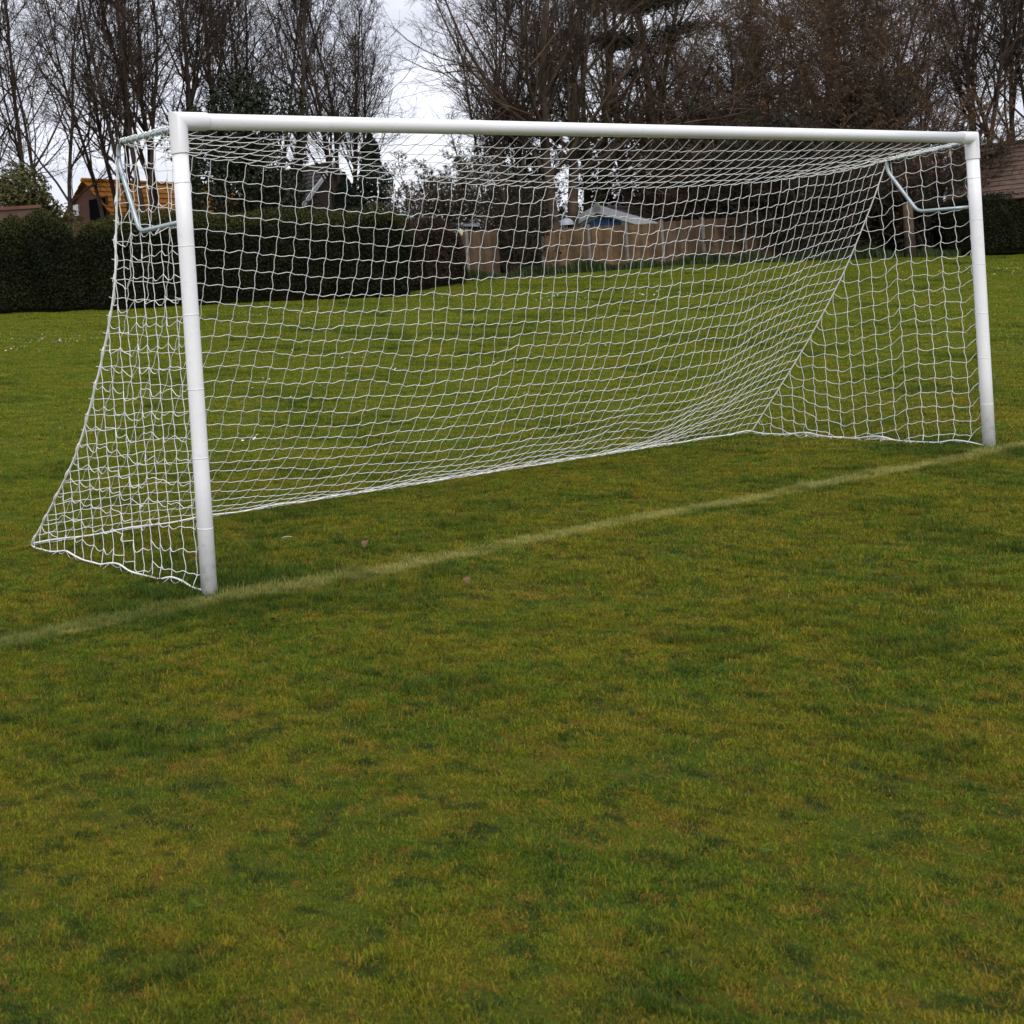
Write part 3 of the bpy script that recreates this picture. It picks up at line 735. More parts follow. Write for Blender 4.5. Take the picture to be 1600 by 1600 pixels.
fence_run('wooden_fence', 'dark brown fence with cream sign left of the ivy trunks', [688, 731, 782], 42, 43, 1.75, 'fence_brown')
# cream sign on the fence and the pale shed roof above it
sp = pt(710, 363, 41.7); hd = yaw_dir(710)
mb = MB(); mb.box((0, 0, 0), (.02, .28, .08)); mb.box((.0, 0, -.11), (.018, .26, .012)); mb.box((.03, -.2, -.0), (.02, .02, .12)); mb.box((.03, .2, 0), (.02, .02, .12))
sg = mb.build('sign_board', 'sign_cream', None, False); sg.location = sp; sg.rotation_euler = (0, 0, hd)
tag(sg, 'blank cream sign board fixed near the top of the dark brown fence', 'sign')
sh = thing('garden_shed', 'garden shed with pale blue-grey sheet roof peeping over the brown fence', 'shed', at(722, 44.5), hd)
zt = pt(722, 350, 44.5).z-sh.location.z
mb = MB(); mb.box((0, 0, zt/2-.15), (.55, .60, zt/2-.0)); mb.build('wall', 'fence_brown', sh, False)
mb = MB(); mb.box((0, 0, zt), (.75, .72, .035), [[1, 0, .12], [0, 1, .10], [-.12, -.10, 1]]); mb.build('roof', 'metal_sheet', sh, False)
# brick garden wall at far left
wl = thing('garden_wall', 'low brown brick garden wall with coping at the far left', 'wall', at(0, 38), yaw_dir(30)-math.radians(90))
zt = pt(30, 322, 38).z-wl.location.z
mb = MB(); mb.box((0, 0, zt/2-.2), (1.45, .11, zt/2+.1)); mb.build('brickwork', 'dull_brick', wl, False)
mb = MB(); mb.box((0, 0, zt-.06), (1.5, .16, .05)); mb.build('coping', 'red_brick', wl, False)

# ------------------------------------------------------------------ hedges
def hedge(name, label, A, B, depth, h, n_leaf, leaf_m='hedge_leaf', top_m='hedge_top_lit', rounded=.25, size=.075, topfrac=.10, cat='hedge', pw=.42, lump=1.5):
    """rounded box of leaves between ground points A and B"""
    A = np.array(A); B = np.array(B); t = thing(name, label, cat, A)
    d = B-A; L_ = np.linalg.norm(d[:2]); u = np.array([d[0]/L_, d[1]/L_, 0]); n_ = np.array([-u[1], u[0], 0])
    def shape(s_, a, k=1.0):
        """s along (0..1), a angle across the section 0 (front foot) .. pi (back foot)"""
        e = np.clip(np.minimum(s_, 1-s_)*L_/(h*rounded+.3), 0, 1); e = np.sqrt(1-(1-e)**2)*.5+.5*np.minimum(1, e*3)
        lum = 1+lump*(.05*np.sin(s_*L_*1.9+a*2)+.04*np.sin(s_*L_*4.3+a*5+1)+.025*np.sin(s_*L_*9+a*7))
        ca, sa = np.cos(a), np.sin(a)
        y = -np.sign(ca)*np.abs(ca)**pw*depth/2*k*lum*e; z = np.abs(sa)**pw*h*k*(.6+.4*lum)*(.35+.65*e)
        return y, z
    def pos(s_, a, k):
        y, z = shape(s_, a, k); x = s_*L_
        return (u[None]*x[:, None]+n_[None]*y[:, None]+np.array([0, 0, 1.])*z[:, None]+np.array([0, 0, d[2]])*s_[:, None])
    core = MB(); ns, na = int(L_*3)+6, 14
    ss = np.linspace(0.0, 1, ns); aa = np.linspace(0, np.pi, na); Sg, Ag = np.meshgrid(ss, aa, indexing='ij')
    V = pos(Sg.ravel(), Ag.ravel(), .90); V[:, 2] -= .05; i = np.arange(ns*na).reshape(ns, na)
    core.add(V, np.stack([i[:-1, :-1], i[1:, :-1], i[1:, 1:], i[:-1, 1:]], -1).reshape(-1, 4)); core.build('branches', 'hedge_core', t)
    # leaves; arc length sampling in the section
    a_t = np.linspace(0, np.pi, 200); yy, zz_ = shape(np.full(200, .5), a_t); cs = np.concatenate([[0], np.cumsum(np.hypot(np.diff(yy), np.diff(zz_)))]); cs /= cs[-1]
    def samp(n):
        s_ = rng.uniform(0, 1, n); a = np.interp(rng.uniform(0, .72, n), cs, a_t)
        k = rng.uniform(.90, 1.02, n)+.025*np.sin(s_*L_*13+a*11)*rng.random(n)
        P = pos(s_, a, k); y2, z2 = shape(s_, a+.02); y1, z1 = shape(s_, a-.02)
        tn = np.stack([y2-y1, z2-z1], 1); tn /= np.linalg.norm(tn, axis=1, keepdims=True)+1e-9
        nn = n_[None]*(-tn[:, 1:2])+np.array([0, 0, 1.])*tn[:, :1]
        return P, nn, z2/h
    P, nn, zr = samp(n_leaf)
    lv = MB(); tp = MB()
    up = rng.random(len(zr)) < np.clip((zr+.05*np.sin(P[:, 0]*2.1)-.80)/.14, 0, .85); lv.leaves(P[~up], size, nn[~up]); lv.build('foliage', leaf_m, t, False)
    if up.sum() > 10: tp.leaves(P[up]+np.array([0, 0, .03]), size, nn[up]); tp.build('top_foliage', top_m, t, False)  # upper leaves take top_m, which can carry painted top light
    return t
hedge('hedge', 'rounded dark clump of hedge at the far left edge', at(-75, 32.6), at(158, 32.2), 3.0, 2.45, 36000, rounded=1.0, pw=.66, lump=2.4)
hedge('hedge', 'long clipped dark hedge with olive-lit top behind the left half of the net', at(120, 32.2), at(630, 35.5), 2.2, 2.36, 60000, rounded=.3)
hedge('hedge', 'brown clipped hedge between the long green hedge and the dark fence', at(596, 36.4), at(702, 40.5), 1.6, 2.0, 17000, leaf_m='brown_hedge', top_m='brown_hedge')
hedge('hedge', 'black-green hedge below the brown roof at the right edge', at(1480, 46.5), at(1720, 47), 2.6, 2.2, 34000, rounded=.2, top_m='hedge_leaf')

hedge('hedge', 'low black-looking hedge in deep shade behind the right side netting', at(1210, 50), at(1505, 50), 1.6, 2.1, 22000, rounded=.3, top_m='hedge_leaf')

# ------------------------------------------------------------------ trees
def grow(Pp, Rp, per, t0, t1, lr, ang, up, wig, npts, rr, seed, rmin=.004, jit=.25, out_bias=0):
    """child branches for every parent polyline. Pp (B,n,3), Rp (B,n)"""
    r = np.random.default_rng(seed); B, n, _ = Pp.shape
    L_ = np.linalg.norm(np.diff(Pp, axis=1), axis=2).sum(1)
    idx = np.repeat(np.arange(B), per); K = len(idx)
    t = r.uniform(t0, t1, K); f = t*(n-1); i0 = np.minimum(f.astype(int), n-2); fr = (f-i0)[:, None]
    o = Pp[idx, i0]*(1-fr)+Pp[idx, i0+1]*fr; rad = (Rp[idx, i0]*(1-fr[:, 0])+Rp[idx, i0+1]*fr[:, 0])
    tg = Pp[idx, i0+1]-Pp[idx, i0]; tg /= np.linalg.norm(tg, axis=1, keepdims=True)+1e-9
    rv = r.normal(size=(K, 3)); rv -= tg*(rv*tg).sum(1, keepdims=True); rv /= np.linalg.norm(rv, axis=1, keepdims=True)+1e-9
    a = np.radians(np.clip(r.normal(ang, ang*jit, K), 8, ang*1.5))[:, None]
    d = tg*np.cos(a)+rv*np.sin(a)
    ln = L_[idx]*lr*r.uniform(.55, 1.25, K)*(1.15-.55*t)
    st = (ln/(npts-1))[:, None]; P = np.zeros((K, npts, 3)); P[:, 0] = o; p = o
    for j in range(1, npts):
        d = d+r.normal(size=(K, 3))*wig; d[:, 2] += up; d /= np.linalg.norm(d, axis=1, keepdims=True)
        p = p+d*st; P[:, j] = p
    r0 = np.maximum(np.minimum(rad*rr, rad*.9), rmin)
    Rr = r0[:, None]*np.linspace(1, .35, npts)[None]; return P, np.maximum(Rr, rmin*.7)
def trunk_line(base, h, lean, wig, npts, r0, r1, seed, sweep=(0, 0)):
    r = np.random.default_rng(seed); P = np.zeros((npts, 3)); p = np.array(base, float); d = np.array([lean[0], lean[1], 1.]); P[0] = p
    for j in range(1, npts):
        f = j/(npts-1)
        d = d+np.append(r.normal(size=2)*wig, 0)+np.array([sweep[0], sweep[1], 0])*(.5-f)*.4; d[2] = max(d[2], .6); d /= np.linalg.norm(d); p = p+d*h/(npts-1); P[j] = p
    R_ = r0+(r1-r0)*np.linspace(0, 1, npts)**.8; R_[0] *= 1.35; return P, R_
def tree_mesh(kind, seed, H=17):
    """returns (trunk mesh, crown mesh, extras)"""
    r = np.random.default_rng(seed); T, Rr = [], []
    K = dict(slim=dict(nt=3, spread=.06, r0=.15, l1=16, a1=28, up1=.13, lr1=.34, l2=8, a2=38, l3=6, l4=3, clear=.27),
             sparse=dict(nt=1, spread=.10, r0=.17, l1=13, a1=40, up1=.10, lr1=.42, l2=8, a2=42, l3=6, l4=2, clear=.22),
             broad=dict(nt=2, spread=.10, r0=.24, l1=17, a1=44, up1=.08, lr1=.48, l2=9, a2=45, l3=7, l4=3, clear=.20),
             single=dict(nt=1, spread=.04, r0=.20, l1=24, a1=42, up1=.10, lr1=.34, l2=8, a2=42, l3=6, l4=3, clear=.27),
             dense=dict(nt=4, spread=.22, r0=.13, l1=17, a1=48, up1=.04, lr1=.42, l2=9, a2=50, l3=8, l4=4, clear=.08),
             shrub=dict(nt=9, spread=.42, r0=.045, l1=8, a1=45, up1=.04, lr1=.45, l2=7, a2=50, l3=7, l4=3, clear=.1))[kind]
    for k_ in range(K['nt']):
        az = r.uniform(0, 6.28)+k_*2.2; ln = K['spread']*r.uniform(.5, 1.2)
        P, q = trunk_line((np.cos(az)*.2*(K['nt'] > 1), np.sin(az)*.2*(K['nt'] > 1), -.25), H*r.uniform(.8, 1.05), (np.cos(az)*ln, np.sin(az)*ln), .045, 12, K['r0']*r.uniform(.75, 1.15), .02, seed*31+k_)
        T.append(P); Rr.append(q)
    T = np.array(T); Rr = np.array(Rr)
    P1, R1 = grow(T, Rr, K['l1'], K['clear'], .97, K['lr1'], K['a1'], K['up1'], .13, 8, .55, seed+1, .02)
    P2, R2 = grow(P1, R1, K['l2'], .12, 1, .48, K['a2'], .06, .15, 6, .55, seed+2, .012)
    P3, R3 = grow(P2, R2, K['l3'], .1, 1, .52, 42, .05, .16, 4, .55, seed+3, .0085)
    P4, R4 = grow(P3, R3, K['l4'], .15, 1, .62, 38, .04, .12, 3, .6, seed+4, .0062)
    tr = MB(); tr.tubes(T, Rr, 9); tr.tubes(P1, R1, 6)
    cr_ = MB(); cr_.tubes(P2, R2, 4); cr_.tubes(P3, R3, 3); cr_.tubes(P4, R4, 3)
    return tr, cr_, P3, P4, T, Rr
def put_tree(name, label, meshes, px, zc, rz=None, sc=1, group=None, zsc=None, tilt=(0, 0)):
    t = thing(name, label, 'tree' if 'shrub' not in name and 'bush' not in name else 'shrub', at(px, zc), (sum(ord(c_)*(i_+3) for i_, c_ in enumerate(label)) % 628)/100 if rz is None else rz, group)
    t.scale = (sc, sc, zsc or sc); t.rotation_euler[0] = tilt[0]; t.rotation_euler[1] = tilt[1]
    for nm, me in meshes: inst(nm, me, t)
    return t
PROTO = {}
def proto(key, kind, seed, H, bark, twig, leaf=None, nleaf=0, lsize=.07, ivy=0, ivy_h=(.05, .5), ivy_r=.5, blossom=0):
    tr, cr_, P3, P4, T, Rr = tree_mesh(kind, seed, H)
    ms = [('trunk', tr.mesh(key+'_trunk', bark)), ('crown', cr_.mesh(key+'_crown', twig))]
    r = np.random.default_rng(seed+9)
    if nleaf:
        k_ = r.integers(0, len(P4), nleaf); lv = MB(); lv.leaves(P4[k_, 1+r.integers(0, 2, nleaf)]+r.normal(size=(nleaf, 3))*.03, lsize); ms.append(('leaves', lv.mesh(key+'_leaves', leaf, False)))
    if blossom:
        k_ = r.integers(0, len(P4), blossom); lv = MB(); lv.leaves(P4[k_, 2]+r.normal(size=(blossom, 3))*.03, .07, aspect=.9); ms.append(('blossom', lv.mesh(key+'_blossom', 'blossom', False)))
    if ivy:
        k_ = r.integers(0, len(T), ivy); f = r.uniform(ivy_h[0], ivy_h[1], ivy)*(T.shape[1]-1); i0 = f.astype(int); fr = (f-i0)[:, None]
        C = T[k_, i0]*(1-fr)+T[k_, np.minimum(i0+1, T.shape[1]-1)]*fr
        az = r.uniform(0, 6.28, ivy); rad = ivy_r*np.sqrt(r.uniform(.05, 1, ivy))*(.65+.35*np.sin(f*3+k_*2+az*2))
        C = C+np.stack([np.cos(az)*rad, np.sin(az)*rad, r.normal(size=ivy)*.1], 1)
        lv = MB(); lv.leaves(C, .13, np.stack([np.cos(az), np.sin(az), .4+0*az], 1), jit=.6); ms.append(('ivy', lv.mesh(key+'_ivy', 'ivy', False)))
    PROTO[key] = ms; return ms
proto('slim_a', 'slim', 11, 17, 'bark_dark', 'twig_dark')
proto('slim_b', 'slim', 23, 18, 'bark_dark', 'twig_dark')
proto('sparse_a', 'sparse', 19, 16, 'bark_dark', 'twig_dark')
proto('sparse_b', 'sparse', 29, 16, 'bark_dark', 'twig_dark')
proto('slim_c', 'single', 37, 17, 'bark_dark', 'twig_dark')
proto('ivied', 'single', 41, 18, 'bark_dark', 'twig_dark', ivy=5200, ivy_h=(.03, .52), ivy_r=.42)
proto('broad_a', 'broad', 53, 18, 'bark_brown', 'twig_brown')
proto('broad_b', 'broad', 67, 17, 'bark_green', 'twig_brown', ivy=2600, ivy_h=(.02, .3), ivy_r=.5)
proto('dense_a', 'dense', 71, 15, 'bark_brown', 'twig_brown', leaf='dead_leaf', nleaf=8000, lsize=.10)
proto('dense_b', 'dense', 83, 14, 'bark_brown', 'twig_brown', leaf='dead_leaf', nleaf=6500, lsize=.10)
proto('shrub_a', 'shrub', 91, 5.2, 'bark_brown', 'twig_dark', leaf='ivy', nleaf=9000, lsize=.11)
proto('shrub_b', 'shrub', 97, 5.0, 'bark_brown', 'twig_brown', leaf='dead_leaf', nleaf=3500, lsize=.08)
proto('blossom', 'shrub', 99, 4.4, 'bark_brown', 'twig_dark', leaf='ivy', nleaf=5000, lsize=.1, blossom=2600)
print('tree protos', {k_: sum(len(m_[1].polygons) for m_ in v_) for k_, v_ in PROTO.items()})
TREES = [
 ('bare_tree', 'slim leaning bare tree cut by the left picture edge', 'sparse_a', -12, 46, 1.0),
 ('bare_tree', 'bare tree second from the left edge rising from the laurel bush', 'sparse_b', 52, 47, 1.0),
 ('bare_tree', 'bare tree with straight dark trunk right of the laurel bush centre', 'sparse_a', 76, 49, .95),
 ('bare_tree', 'multi-stemmed bare tree with curved stems left of the orange roof', 'sparse_b', 106, 48, .92),
 ('bare_tree', 'bare tree whose stems rise in front of the orange roof, nearest the net bracket', 'slim_b', 196, 50, 1.0),
 ('bare_tree', 'tall thick-stemmed bare tree directly behind the left goal post', 'slim_a', 238, 48, 1.1),
 ('bare_tree', 'tall bare tree just right of the left goal post corner', 'slim_b', 268, 53, 1.1),
 ('ivied_tree', 'ivy-clad tree left of centre of the dark ivy mass above the crossbar', 'ivied', 322, 50, 1.0),
 ('ivied_tree', 'ivy-clad tree with the widest ivy above the crossbar left part', 'ivied', 360, 52, 1.02),
 ('ivied_tree', 'ivy-clad tree on the right of the dark ivy mass', 'ivied', 398, 54, .96),
 ('bare_tree', 'upright bare tree between the ivy mass and the thick ivied trunk', 'slim_b', 425, 56, 1.0),
 ('ivied_tree', 'thick single ivied trunk left of the dark grey roof', 'ivied', 463, 49, .92),
 ('bare_tree', 'fine-twigged bare tree above the dark grey roof', 'slim_a', 540, 52, .95),
 ('bare_tree', 'fine-twigged bare tree bordering the open gap of sky on its left', 'slim_b', 562, 54, .8),
 ('bare_tree', 'slender bare tree bordering the open gap of sky on its right', 'slim_b', 778, 57, .85),
 ('bare_tree', 'dark many-stemmed bare tree right of the sky gap', 'slim_a', 803, 50, .9),
 ('bare_tree', 'dark bare tree behind the ivy trunks at the fence gap', 'slim_a', 832, 53, .95),
 ('brown_tree', 'broad russet bare tree above the left end of the tan fence', 'broad_a', 885, 50, 1.0),
 ('brown_tree', 'broad greenish-barked tree above the white gable', 'broad_b', 930, 54, 1.0),
 ('brown_tree', 'broad bare tree beside the pine', 'broad_a', 1008, 56, 1.0),
 ('bare_tree', 'thin pale bare tree in the gap right of the pine', 'slim_c', 1130, 62, .95),
 ('brown_tree', 'bushy tree with clinging brown leaves above the shaded fence', 'dense_a', 1110, 52, .62),
 ('brown_tree', 'bushy brown-leaved tree in the middle of the brown thicket', 'dense_b', 1190, 51, .78),
 ('brown_tree', 'tall bushy brown-leaved tree left of the right net bracket', 'dense_a', 1275, 54, .95),
 ('brown_tree', 'bushy brown-leaved tree behind the right net bracket', 'dense_b', 1370, 53, .98),
 ('brown_tree', 'tall bare brown tree behind the bushy thicket', 'broad_a', 1330, 62, 1.05),
 ('brown_tree', 'brown tree with clinging leaves left of the right goal post', 'dense_a', 1440, 60, .9),
 ('bare_tree', 'dark bare tree just above the right end of the crossbar', 'slim_a', 1535, 52, 1.05),
 ('bare_tree', 'dark bare tree above the brown tiled roof', 'slim_b', 1578, 54, 1.05),
 ('bare_tree', 'dark bare tree cut by the right picture edge', 'slim_a', 1625, 53, 1.0),
]
for nm, lb, k_, px, zc, sc in TREES: put_tree(nm, lb, PROTO[k_], px, zc, sc=sc)
SHRUBS = [
 ('blossom_shrub', 'shrub with pale blossom behind the brown clipped hedge', 'blossom', 655, 44, 1.0),
 ('blossom_shrub', 'pale-blossomed shrub left of the ivy trunks', 'blossom', 708, 46, .9),
 ('dark_shrub', 'dark shrub between the dark fence and the tan fence', 'shrub_a', 800, 44.8, .6),
 ('dark_shrub', 'dark shrub behind the left end of the tan fence', 'shrub_a', 846, 57, 1.1),
 ('dark_shrub', 'dark evergreen shrub behind the white gabled building', 'shrub_a', 985, 58, 1.35),
 ('dark_shrub', 'dark evergreen shrub right of the white gabled building', 'shrub_a', 1065, 52, 1.2),
 ('twiggy_shrub', 'brown twiggy shrub behind the shaded fence', 'shrub_b', 1120, 50, 1.1),
 ('dark_shrub', 'dark shrub spilling over the shaded fence', 'shrub_a', 1180, 48.6, 1.1),
 ('dark_shrub', 'black-looking shrub at the right end of the shaded fence', 'shrub_a', 1240, 47.6, .95),
 ('dark_shrub', 'black-looking shrub left of the pale post', 'shrub_a', 1318, 47.4, 1.0),
 ('dark_shrub', 'dark shrub farther back between the pale post and the bracket', 'shrub_a', 1390, 53, 1.2),
 ('dark_shrub', 'dark shrub farther back above the right end of the shaded fence', 'shrub_a', 1290, 53, 1.3),
 ('dark_shrub', 'dark shrub farther back left of the tan fence', 'shrub_a', 806, 51, 1.1),
 ('twiggy_shrub', 'russet twiggy shrub behind the right net bracket', 'shrub_b', 1395, 49.5, 1.15),
 ('dark_shrub', 'dark shrub right of the pale post', 'shrub_a', 1462, 47.5, .85),
 ('twiggy_shrub', 'brown twiggy shrub left of the brown tiled roof', 'shrub_b', 1478, 49, 1.1),
]
for nm, lb, k_, px, zc, sc in SHRUBS: put_tree(nm, lb, PROTO[k_], px, zc, sc=sc)
# evergreen laurel bush at far left, conifer by the dark roof
def bush(name, label, px, zc, w_, h_, n, leaf_m, size, lobes=9, cat='shrub'):
    t = thing(name, label, cat, at(px, zc)); r = rng
    cs = np.stack([r.normal(size=lobes)*w_*.24, r.normal(size=lobes)*w_*.22, r.uniform(.3, .78, lobes)*h_], 1); rs = r.uniform(.22, .38, lobes)*min(w_, h_)
    k_ = r.integers(0, lobes, n); d = r.normal(size=(n, 3)); d /= np.linalg.norm(d, axis=1, keepdims=True)
    q = r.uniform(.45, 1.08, n)**.5
    C = cs[k_]+d*(rs[k_]*q)[:, None]; C[:, 2] = np.abs(C[:, 2])
    mb = MB(); mb.leaves(C, size, d+np.array([0, 0, .5]), jit=.7); mb.build('foliage', leaf_m, t, False)
    st = MB(); P = []
    for i in range(lobes): P.append(np.linspace([r.normal()*.1, r.normal()*.1, -.1], cs[i], 6)+r.normal(size=(6, 3))*.03)
    st.tubes(np.array(P), np.linspace(.05, .015, 6)[None]*np.ones((lobes, 1)), 6); st.build('stems', 'bark_brown', t)
    return t
bush('laurel_bush', 'yellowish-green laurel bush at the foot of the left bare trees', 36, 42, 2.6, 5.0, 11000, 'laurel', .17, lobes=16)
bush('evergreen_bush', 'dark evergreen bush between the laurel and the orange roof', 104, 42.5, .8, 2.7, 2500, 'conifer', .14)
def conifer(px, zc, h, w_, label):
    t = thing('conifer_tree', label, 'tree', at(px, zc)); r = rng
    tr = MB(); P, q = trunk_line((0, 0, -.2), h, (0, 0), .01, 8, .14, .02, 3); tr.tubes(P[None], q[None], 8); tr.build('trunk', 'bark_dark', t)
    n = 9000; z = h*(.08+.92*r.random(n)**1.4); az = r.uniform(0, 6.28, n); tier = 1+.22*np.sin(z*5+np.sin(az*3))
    rad = w_/2*(1-z/h)**.8*tier*np.sqrt(r.uniform(.15, 1, n)); C = np.stack([np.cos(az)*rad, np.sin(az)*rad, z-rad*.25], 1)
    mb = MB(); mb.leaves(C, .2, np.stack([np.cos(az), np.sin(az), .8+0*az], 1), jit=.6, aspect=.35); mb.build('crown', 'conifer', t, False)
bush('evergreen_tree', 'dark leafy evergreen tree showing above the left part of the crossbar', 398, 46.5, 3.8, 9.4, 15000, 'ivy', .17, lobes=22, cat='tree')
conifer(592, 47, 5.9, 3.6, 'dark conifer right of the dark grey roof')
conifer(548, 50, 4.6, 2.8, 'smaller dark conifer in front of the dark-roofed house')
# pine: bare trunk and dark needle pads high up
def pine(px, zc):
    t = thing('pine_tree', 'pine with dark needle pads reaching the top edge of the picture', 'tree', at(px, zc)); r = rng
    tr = MB(); P, q = trunk_line((0, 0, -.2), 17.5, (.01, 0), .02, 12, .24, .05, 8); tr.tubes(P[None], q[None], 9)
    brs, pads = [], []
    for i in range(30):
        f = r.uniform(.48, .95); o_ = P[int(f*11)]; az = r.uniform(0, 6.28); ln = r.uniform(1.2, 3.4)*(1.3-f)
        e_ = o_+np.array([np.cos(az)*ln, np.sin(az)*ln, ln*.35]); brs.append(np.linspace(o_, e_, 5)+r.normal(size=(5, 3))*.04); pads.append(e_); pads.append((o_+e_)/2+np.array([0, 0, .15]))
    tr.tubes(np.array(brs), np.linspace(.06, .02, 5)[None]*np.ones((len(brs), 1)), 6); tr.build('trunk', 'bark_brown', t)
    pads = np.array(pads); n = 26000; k_ = r.integers(0, len(pads), n); d = r.normal(size=(n, 3))*np.array([.42, .42, .18])
    mb = MB(); mb.leaves(pads[k_]+d, .2, None, aspect=.16); mb.build('needles', 'conifer', t, False)
pine(1040, 53)
# pale post standing at the field edge
pp = at(1423, 45.5); mb = MB(); hh = pt(1418, 316, 45.5).z-pp.z
mb.tubes(np.array([[[0, 0, -.2], [0.0, .02, hh*.5], [-.03, .0, hh]]]), np.array([[.20, .17, .15]]), 10, True)
po = mb.build('stump_post', 'bark_brown'); po.location = pp; tag(po, 'thick brown cut trunk standing at the field edge behind the right side netting', 'post')

# ------------------------------------------------------------------ small things in the grass
def flowers():
    W_, Yl = MB(), MB(); r = rng
    cl = [(75, 532, 60, 8, 60), (20, 545, 40, 6, 20), (430, 492, 70, 14, 40), (690, 462, 60, 6, 35), (880, 470, 60, 6, 45), (1000, 457, 60, 6, 50), (1180, 440, 50, 6, 25), (1560, 420, 60, 8, 45), (560, 560, 25, 4, 12), (390, 690, 30, 12, 8), (480, 600, 120, 60, 14), (900, 560, 200, 60, 16), (120, 640, 80, 50, 7), (1450, 500, 120, 40, 12)]
    for (cx, cy, sx, sy, n) in cl:
        for _ in range(n):
            px, py = cx+r.normal()*sx*.6, cy+r.normal()*sy*.6
            d = c_f+c_r*(px-CX)/FPX-c_u*(py-CY)/FPX; tt = 5.0
            for _k in range(60):
                q = CAM+d*tt
                e = q[2]-float(terr(q[0], q[1]))
                if e < .02: break
                tt += max(e*2.0, .05)
            if tt > 60: continue
            q = CAM+d*tt; z = float(terr(q[0], q[1]))+.055
            yel = r.random() < .06; mb = Yl if yel else W_
            rad = r.uniform(.014, .021)*(1.3 if yel else 1); a = np.arange(7)*2*np.pi/7; tl = r.normal(size=2)*.35
            V = np.stack([q[0]+rad*np.cos(a), q[1]+rad*np.sin(a), z+rad*(np.cos(a)*tl[0]+np.sin(a)*(tl[1]-.4))], 1)
            V = np.concatenate([V, [[q[0], q[1], z+.006]]]); mb.add(V, [[i, (i+1) % 7, 7] for i in range(7)])
            Yl.add(np.array([[q[0]+.004*math.cos(b), q[1]+.004*math.sin(b), z+.009] for b in (0, 1.57, 3.14, 4.71)]), [[0, 1, 2, 3]])
    root = W_.build('daisies', 'flower_white'); tag(root, 'scattered white daisies in the far grass', 'flowers', kind='stuff')
    y_ = Yl.build('flower_centres', 'flower_yellow', root); y_['kind'] = 'stuff'
flowers()
def leaf_thing(px, py, size, matn, name, label, cat):
    d = c_f+c_r*(px-CX)/FPX-c_u*(py-CY)/FPX; tt = -CAM[2]/d[2]*.985; q = CAM+d*tt
    mb = MB(); n = 9; s_ = np.linspace(0, 1, n); wv = np.sin(s_*np.pi)**.8*.34
    cen = np.stack([s_-.5, 0*s_, .25*np.sin(s_*np.pi)+.12*s_], 1); L_ = cen+np.stack([0*s_, wv, .22*wv], 1); R_ = cen-np.stack([0*s_, wv, -.22*wv], 1)
    V = np.concatenate([L_, cen, R_])*size; i = np.arange(3*n).reshape(3, n)
    mb.add(V, np.stack([i[:-1, :-1], i[:-1, 1:], i[1:, 1:], i[1:, :-1]], -1).reshape(-1, 4))
    o = mb.build(name, matn); o.location = (q[0], q[1], float(terr(q[0], q[1]))+.035); o.rotation_euler = (rng.uniform(-.4, .4), rng.uniform(-.8, -.2), rng.uniform(0, 6.28)); tag(o, label, cat); return o
mat('tan_leaf', (.10, .060, .028), (.16, .095, .045), scale=20, rough=.8)
leaf_thing(573, 855, .07, 'tan_leaf', 'fallen_leaf', 'curled tan dead leaf lying inside the goal, left of the middle', 'leaf')
leaf_thing(730, 908, .05, 'tan_leaf', 'fallen_leaf', 'small dead leaf lying by the goal line in the middle', 'leaf')
mat('pale_stick', (.42, .40, .33), (.5, .48, .4), scale=20)
q = pts_on(448, 840, 2, .045); mb = MB(); mb.tubes(np.array([[[-.03, 0, 0], [-.01, .003, .006], [.012, 0, .007], [.032, -.005, .003]]]), np.full((1, 4), .0025), 6, True)
o = mb.build('pale_twig', 'pale_stick'); o.location = q; o.rotation_euler = (0, 0, -.5); tag(o, 'short pale twig lying on the grass right of the left post', 'twig')
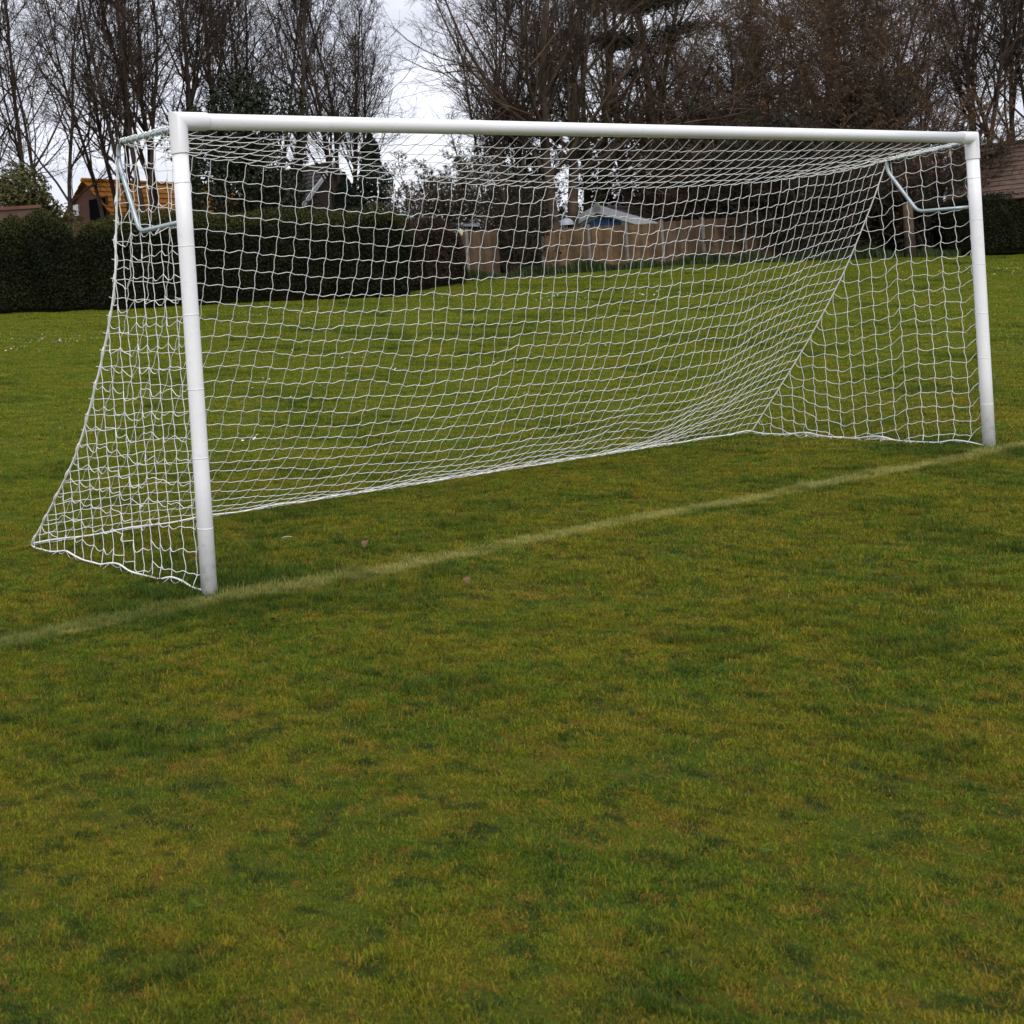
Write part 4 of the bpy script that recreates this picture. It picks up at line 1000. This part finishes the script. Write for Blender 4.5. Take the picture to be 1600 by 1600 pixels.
def weeds():
    mb = MB(); r = rng
    for (px, py) in [(885, 1205), (842, 1003), (950, 1155), (1440, 1030), (430, 968), (1200, 1330), (300, 1420), (1180, 985)]:
        q = pts_on(px, py, 2, .015); z = float(terr(q[0], q[1])); n = r.integers(3, 6)
        for k_ in range(n):
            a = r.uniform(0, 6.28); L_ = r.uniform(.018, .034); d = np.array([math.cos(a), math.sin(a), 0]); p_ = np.array([-d[1], d[0], 0]); c = np.array([q[0], q[1], z+.022])+r.normal(size=3)*.006
            V = [c, c+d*L_*.35+p_*L_*.3+[0, 0, .008], c+d*L_+[0, 0, .006], c+d*L_*.35-p_*L_*.3+[0, 0, .008]]
            mb.add(V, [[0, 1, 2], [0, 2, 3]])
    tag(mb.build('lawn_weeds', 'weed_leaf'), 'small round-leaved lawn weeds among the grass', 'weeds', kind='stuff')
weeds()

def verge():
    """unmown longer grass along the foot of the fences and hedges"""
    mb = MB(); r = np.random.default_rng(77)
    n = 15000; px = r.uniform(640, 1500, n); zc = np.interp(px, [640, 850, 1036, 1500], [40.6, 44.3, 45.9, 46.2])-np.abs(r.normal(size=n))*.35
    d = c_f[None]+c_r[None]*((px-CX)/FPX)[:, None]-c_u[None]*((470-(px-139)*.06-CY)/FPX)[:, None]; C = CAM+d*zc[:, None]; C[:, 2] = terr(C[:, 0], C[:, 1])
    h = r.uniform(.12, .42, n)*(.6+.5*np.sin(px*.05)*np.sin(px*.021+1)+.2); h = np.abs(h)+.06; az = r.uniform(0, 6.28, n)
    e = np.stack([np.cos(az), np.sin(az), 0*az], 1); q = np.stack([-e[:, 1], e[:, 0], 0*az], 1)*.012
    T_ = C+e*(h*.45)[:, None]; T_[:, 2] += h; Mv = C+e*(h*.12)[:, None]; Mv[:, 2] += h*.6
    V = np.stack([C-q, C+q, Mv+q*.8, Mv-q*.8, T_], 1).reshape(-1, 3); i = np.arange(n)[:, None]*5
    mb.add(V, np.concatenate([i, i+1, i+2, i+3], 1)); mb.f3.append(np.concatenate([i+3, i+2, i+4], 1)); mb.mi3.append(np.zeros(n))
    tag(mb.build('verge_grass', 'verge_blade'), 'unmown dark green grass along the foot of the fences', 'grass', kind='stuff')
mat('verge_blade', (.020, .036, .010), (.045, .065, .014), scale=1.2, rough=.8, rnd=.4)
verge()
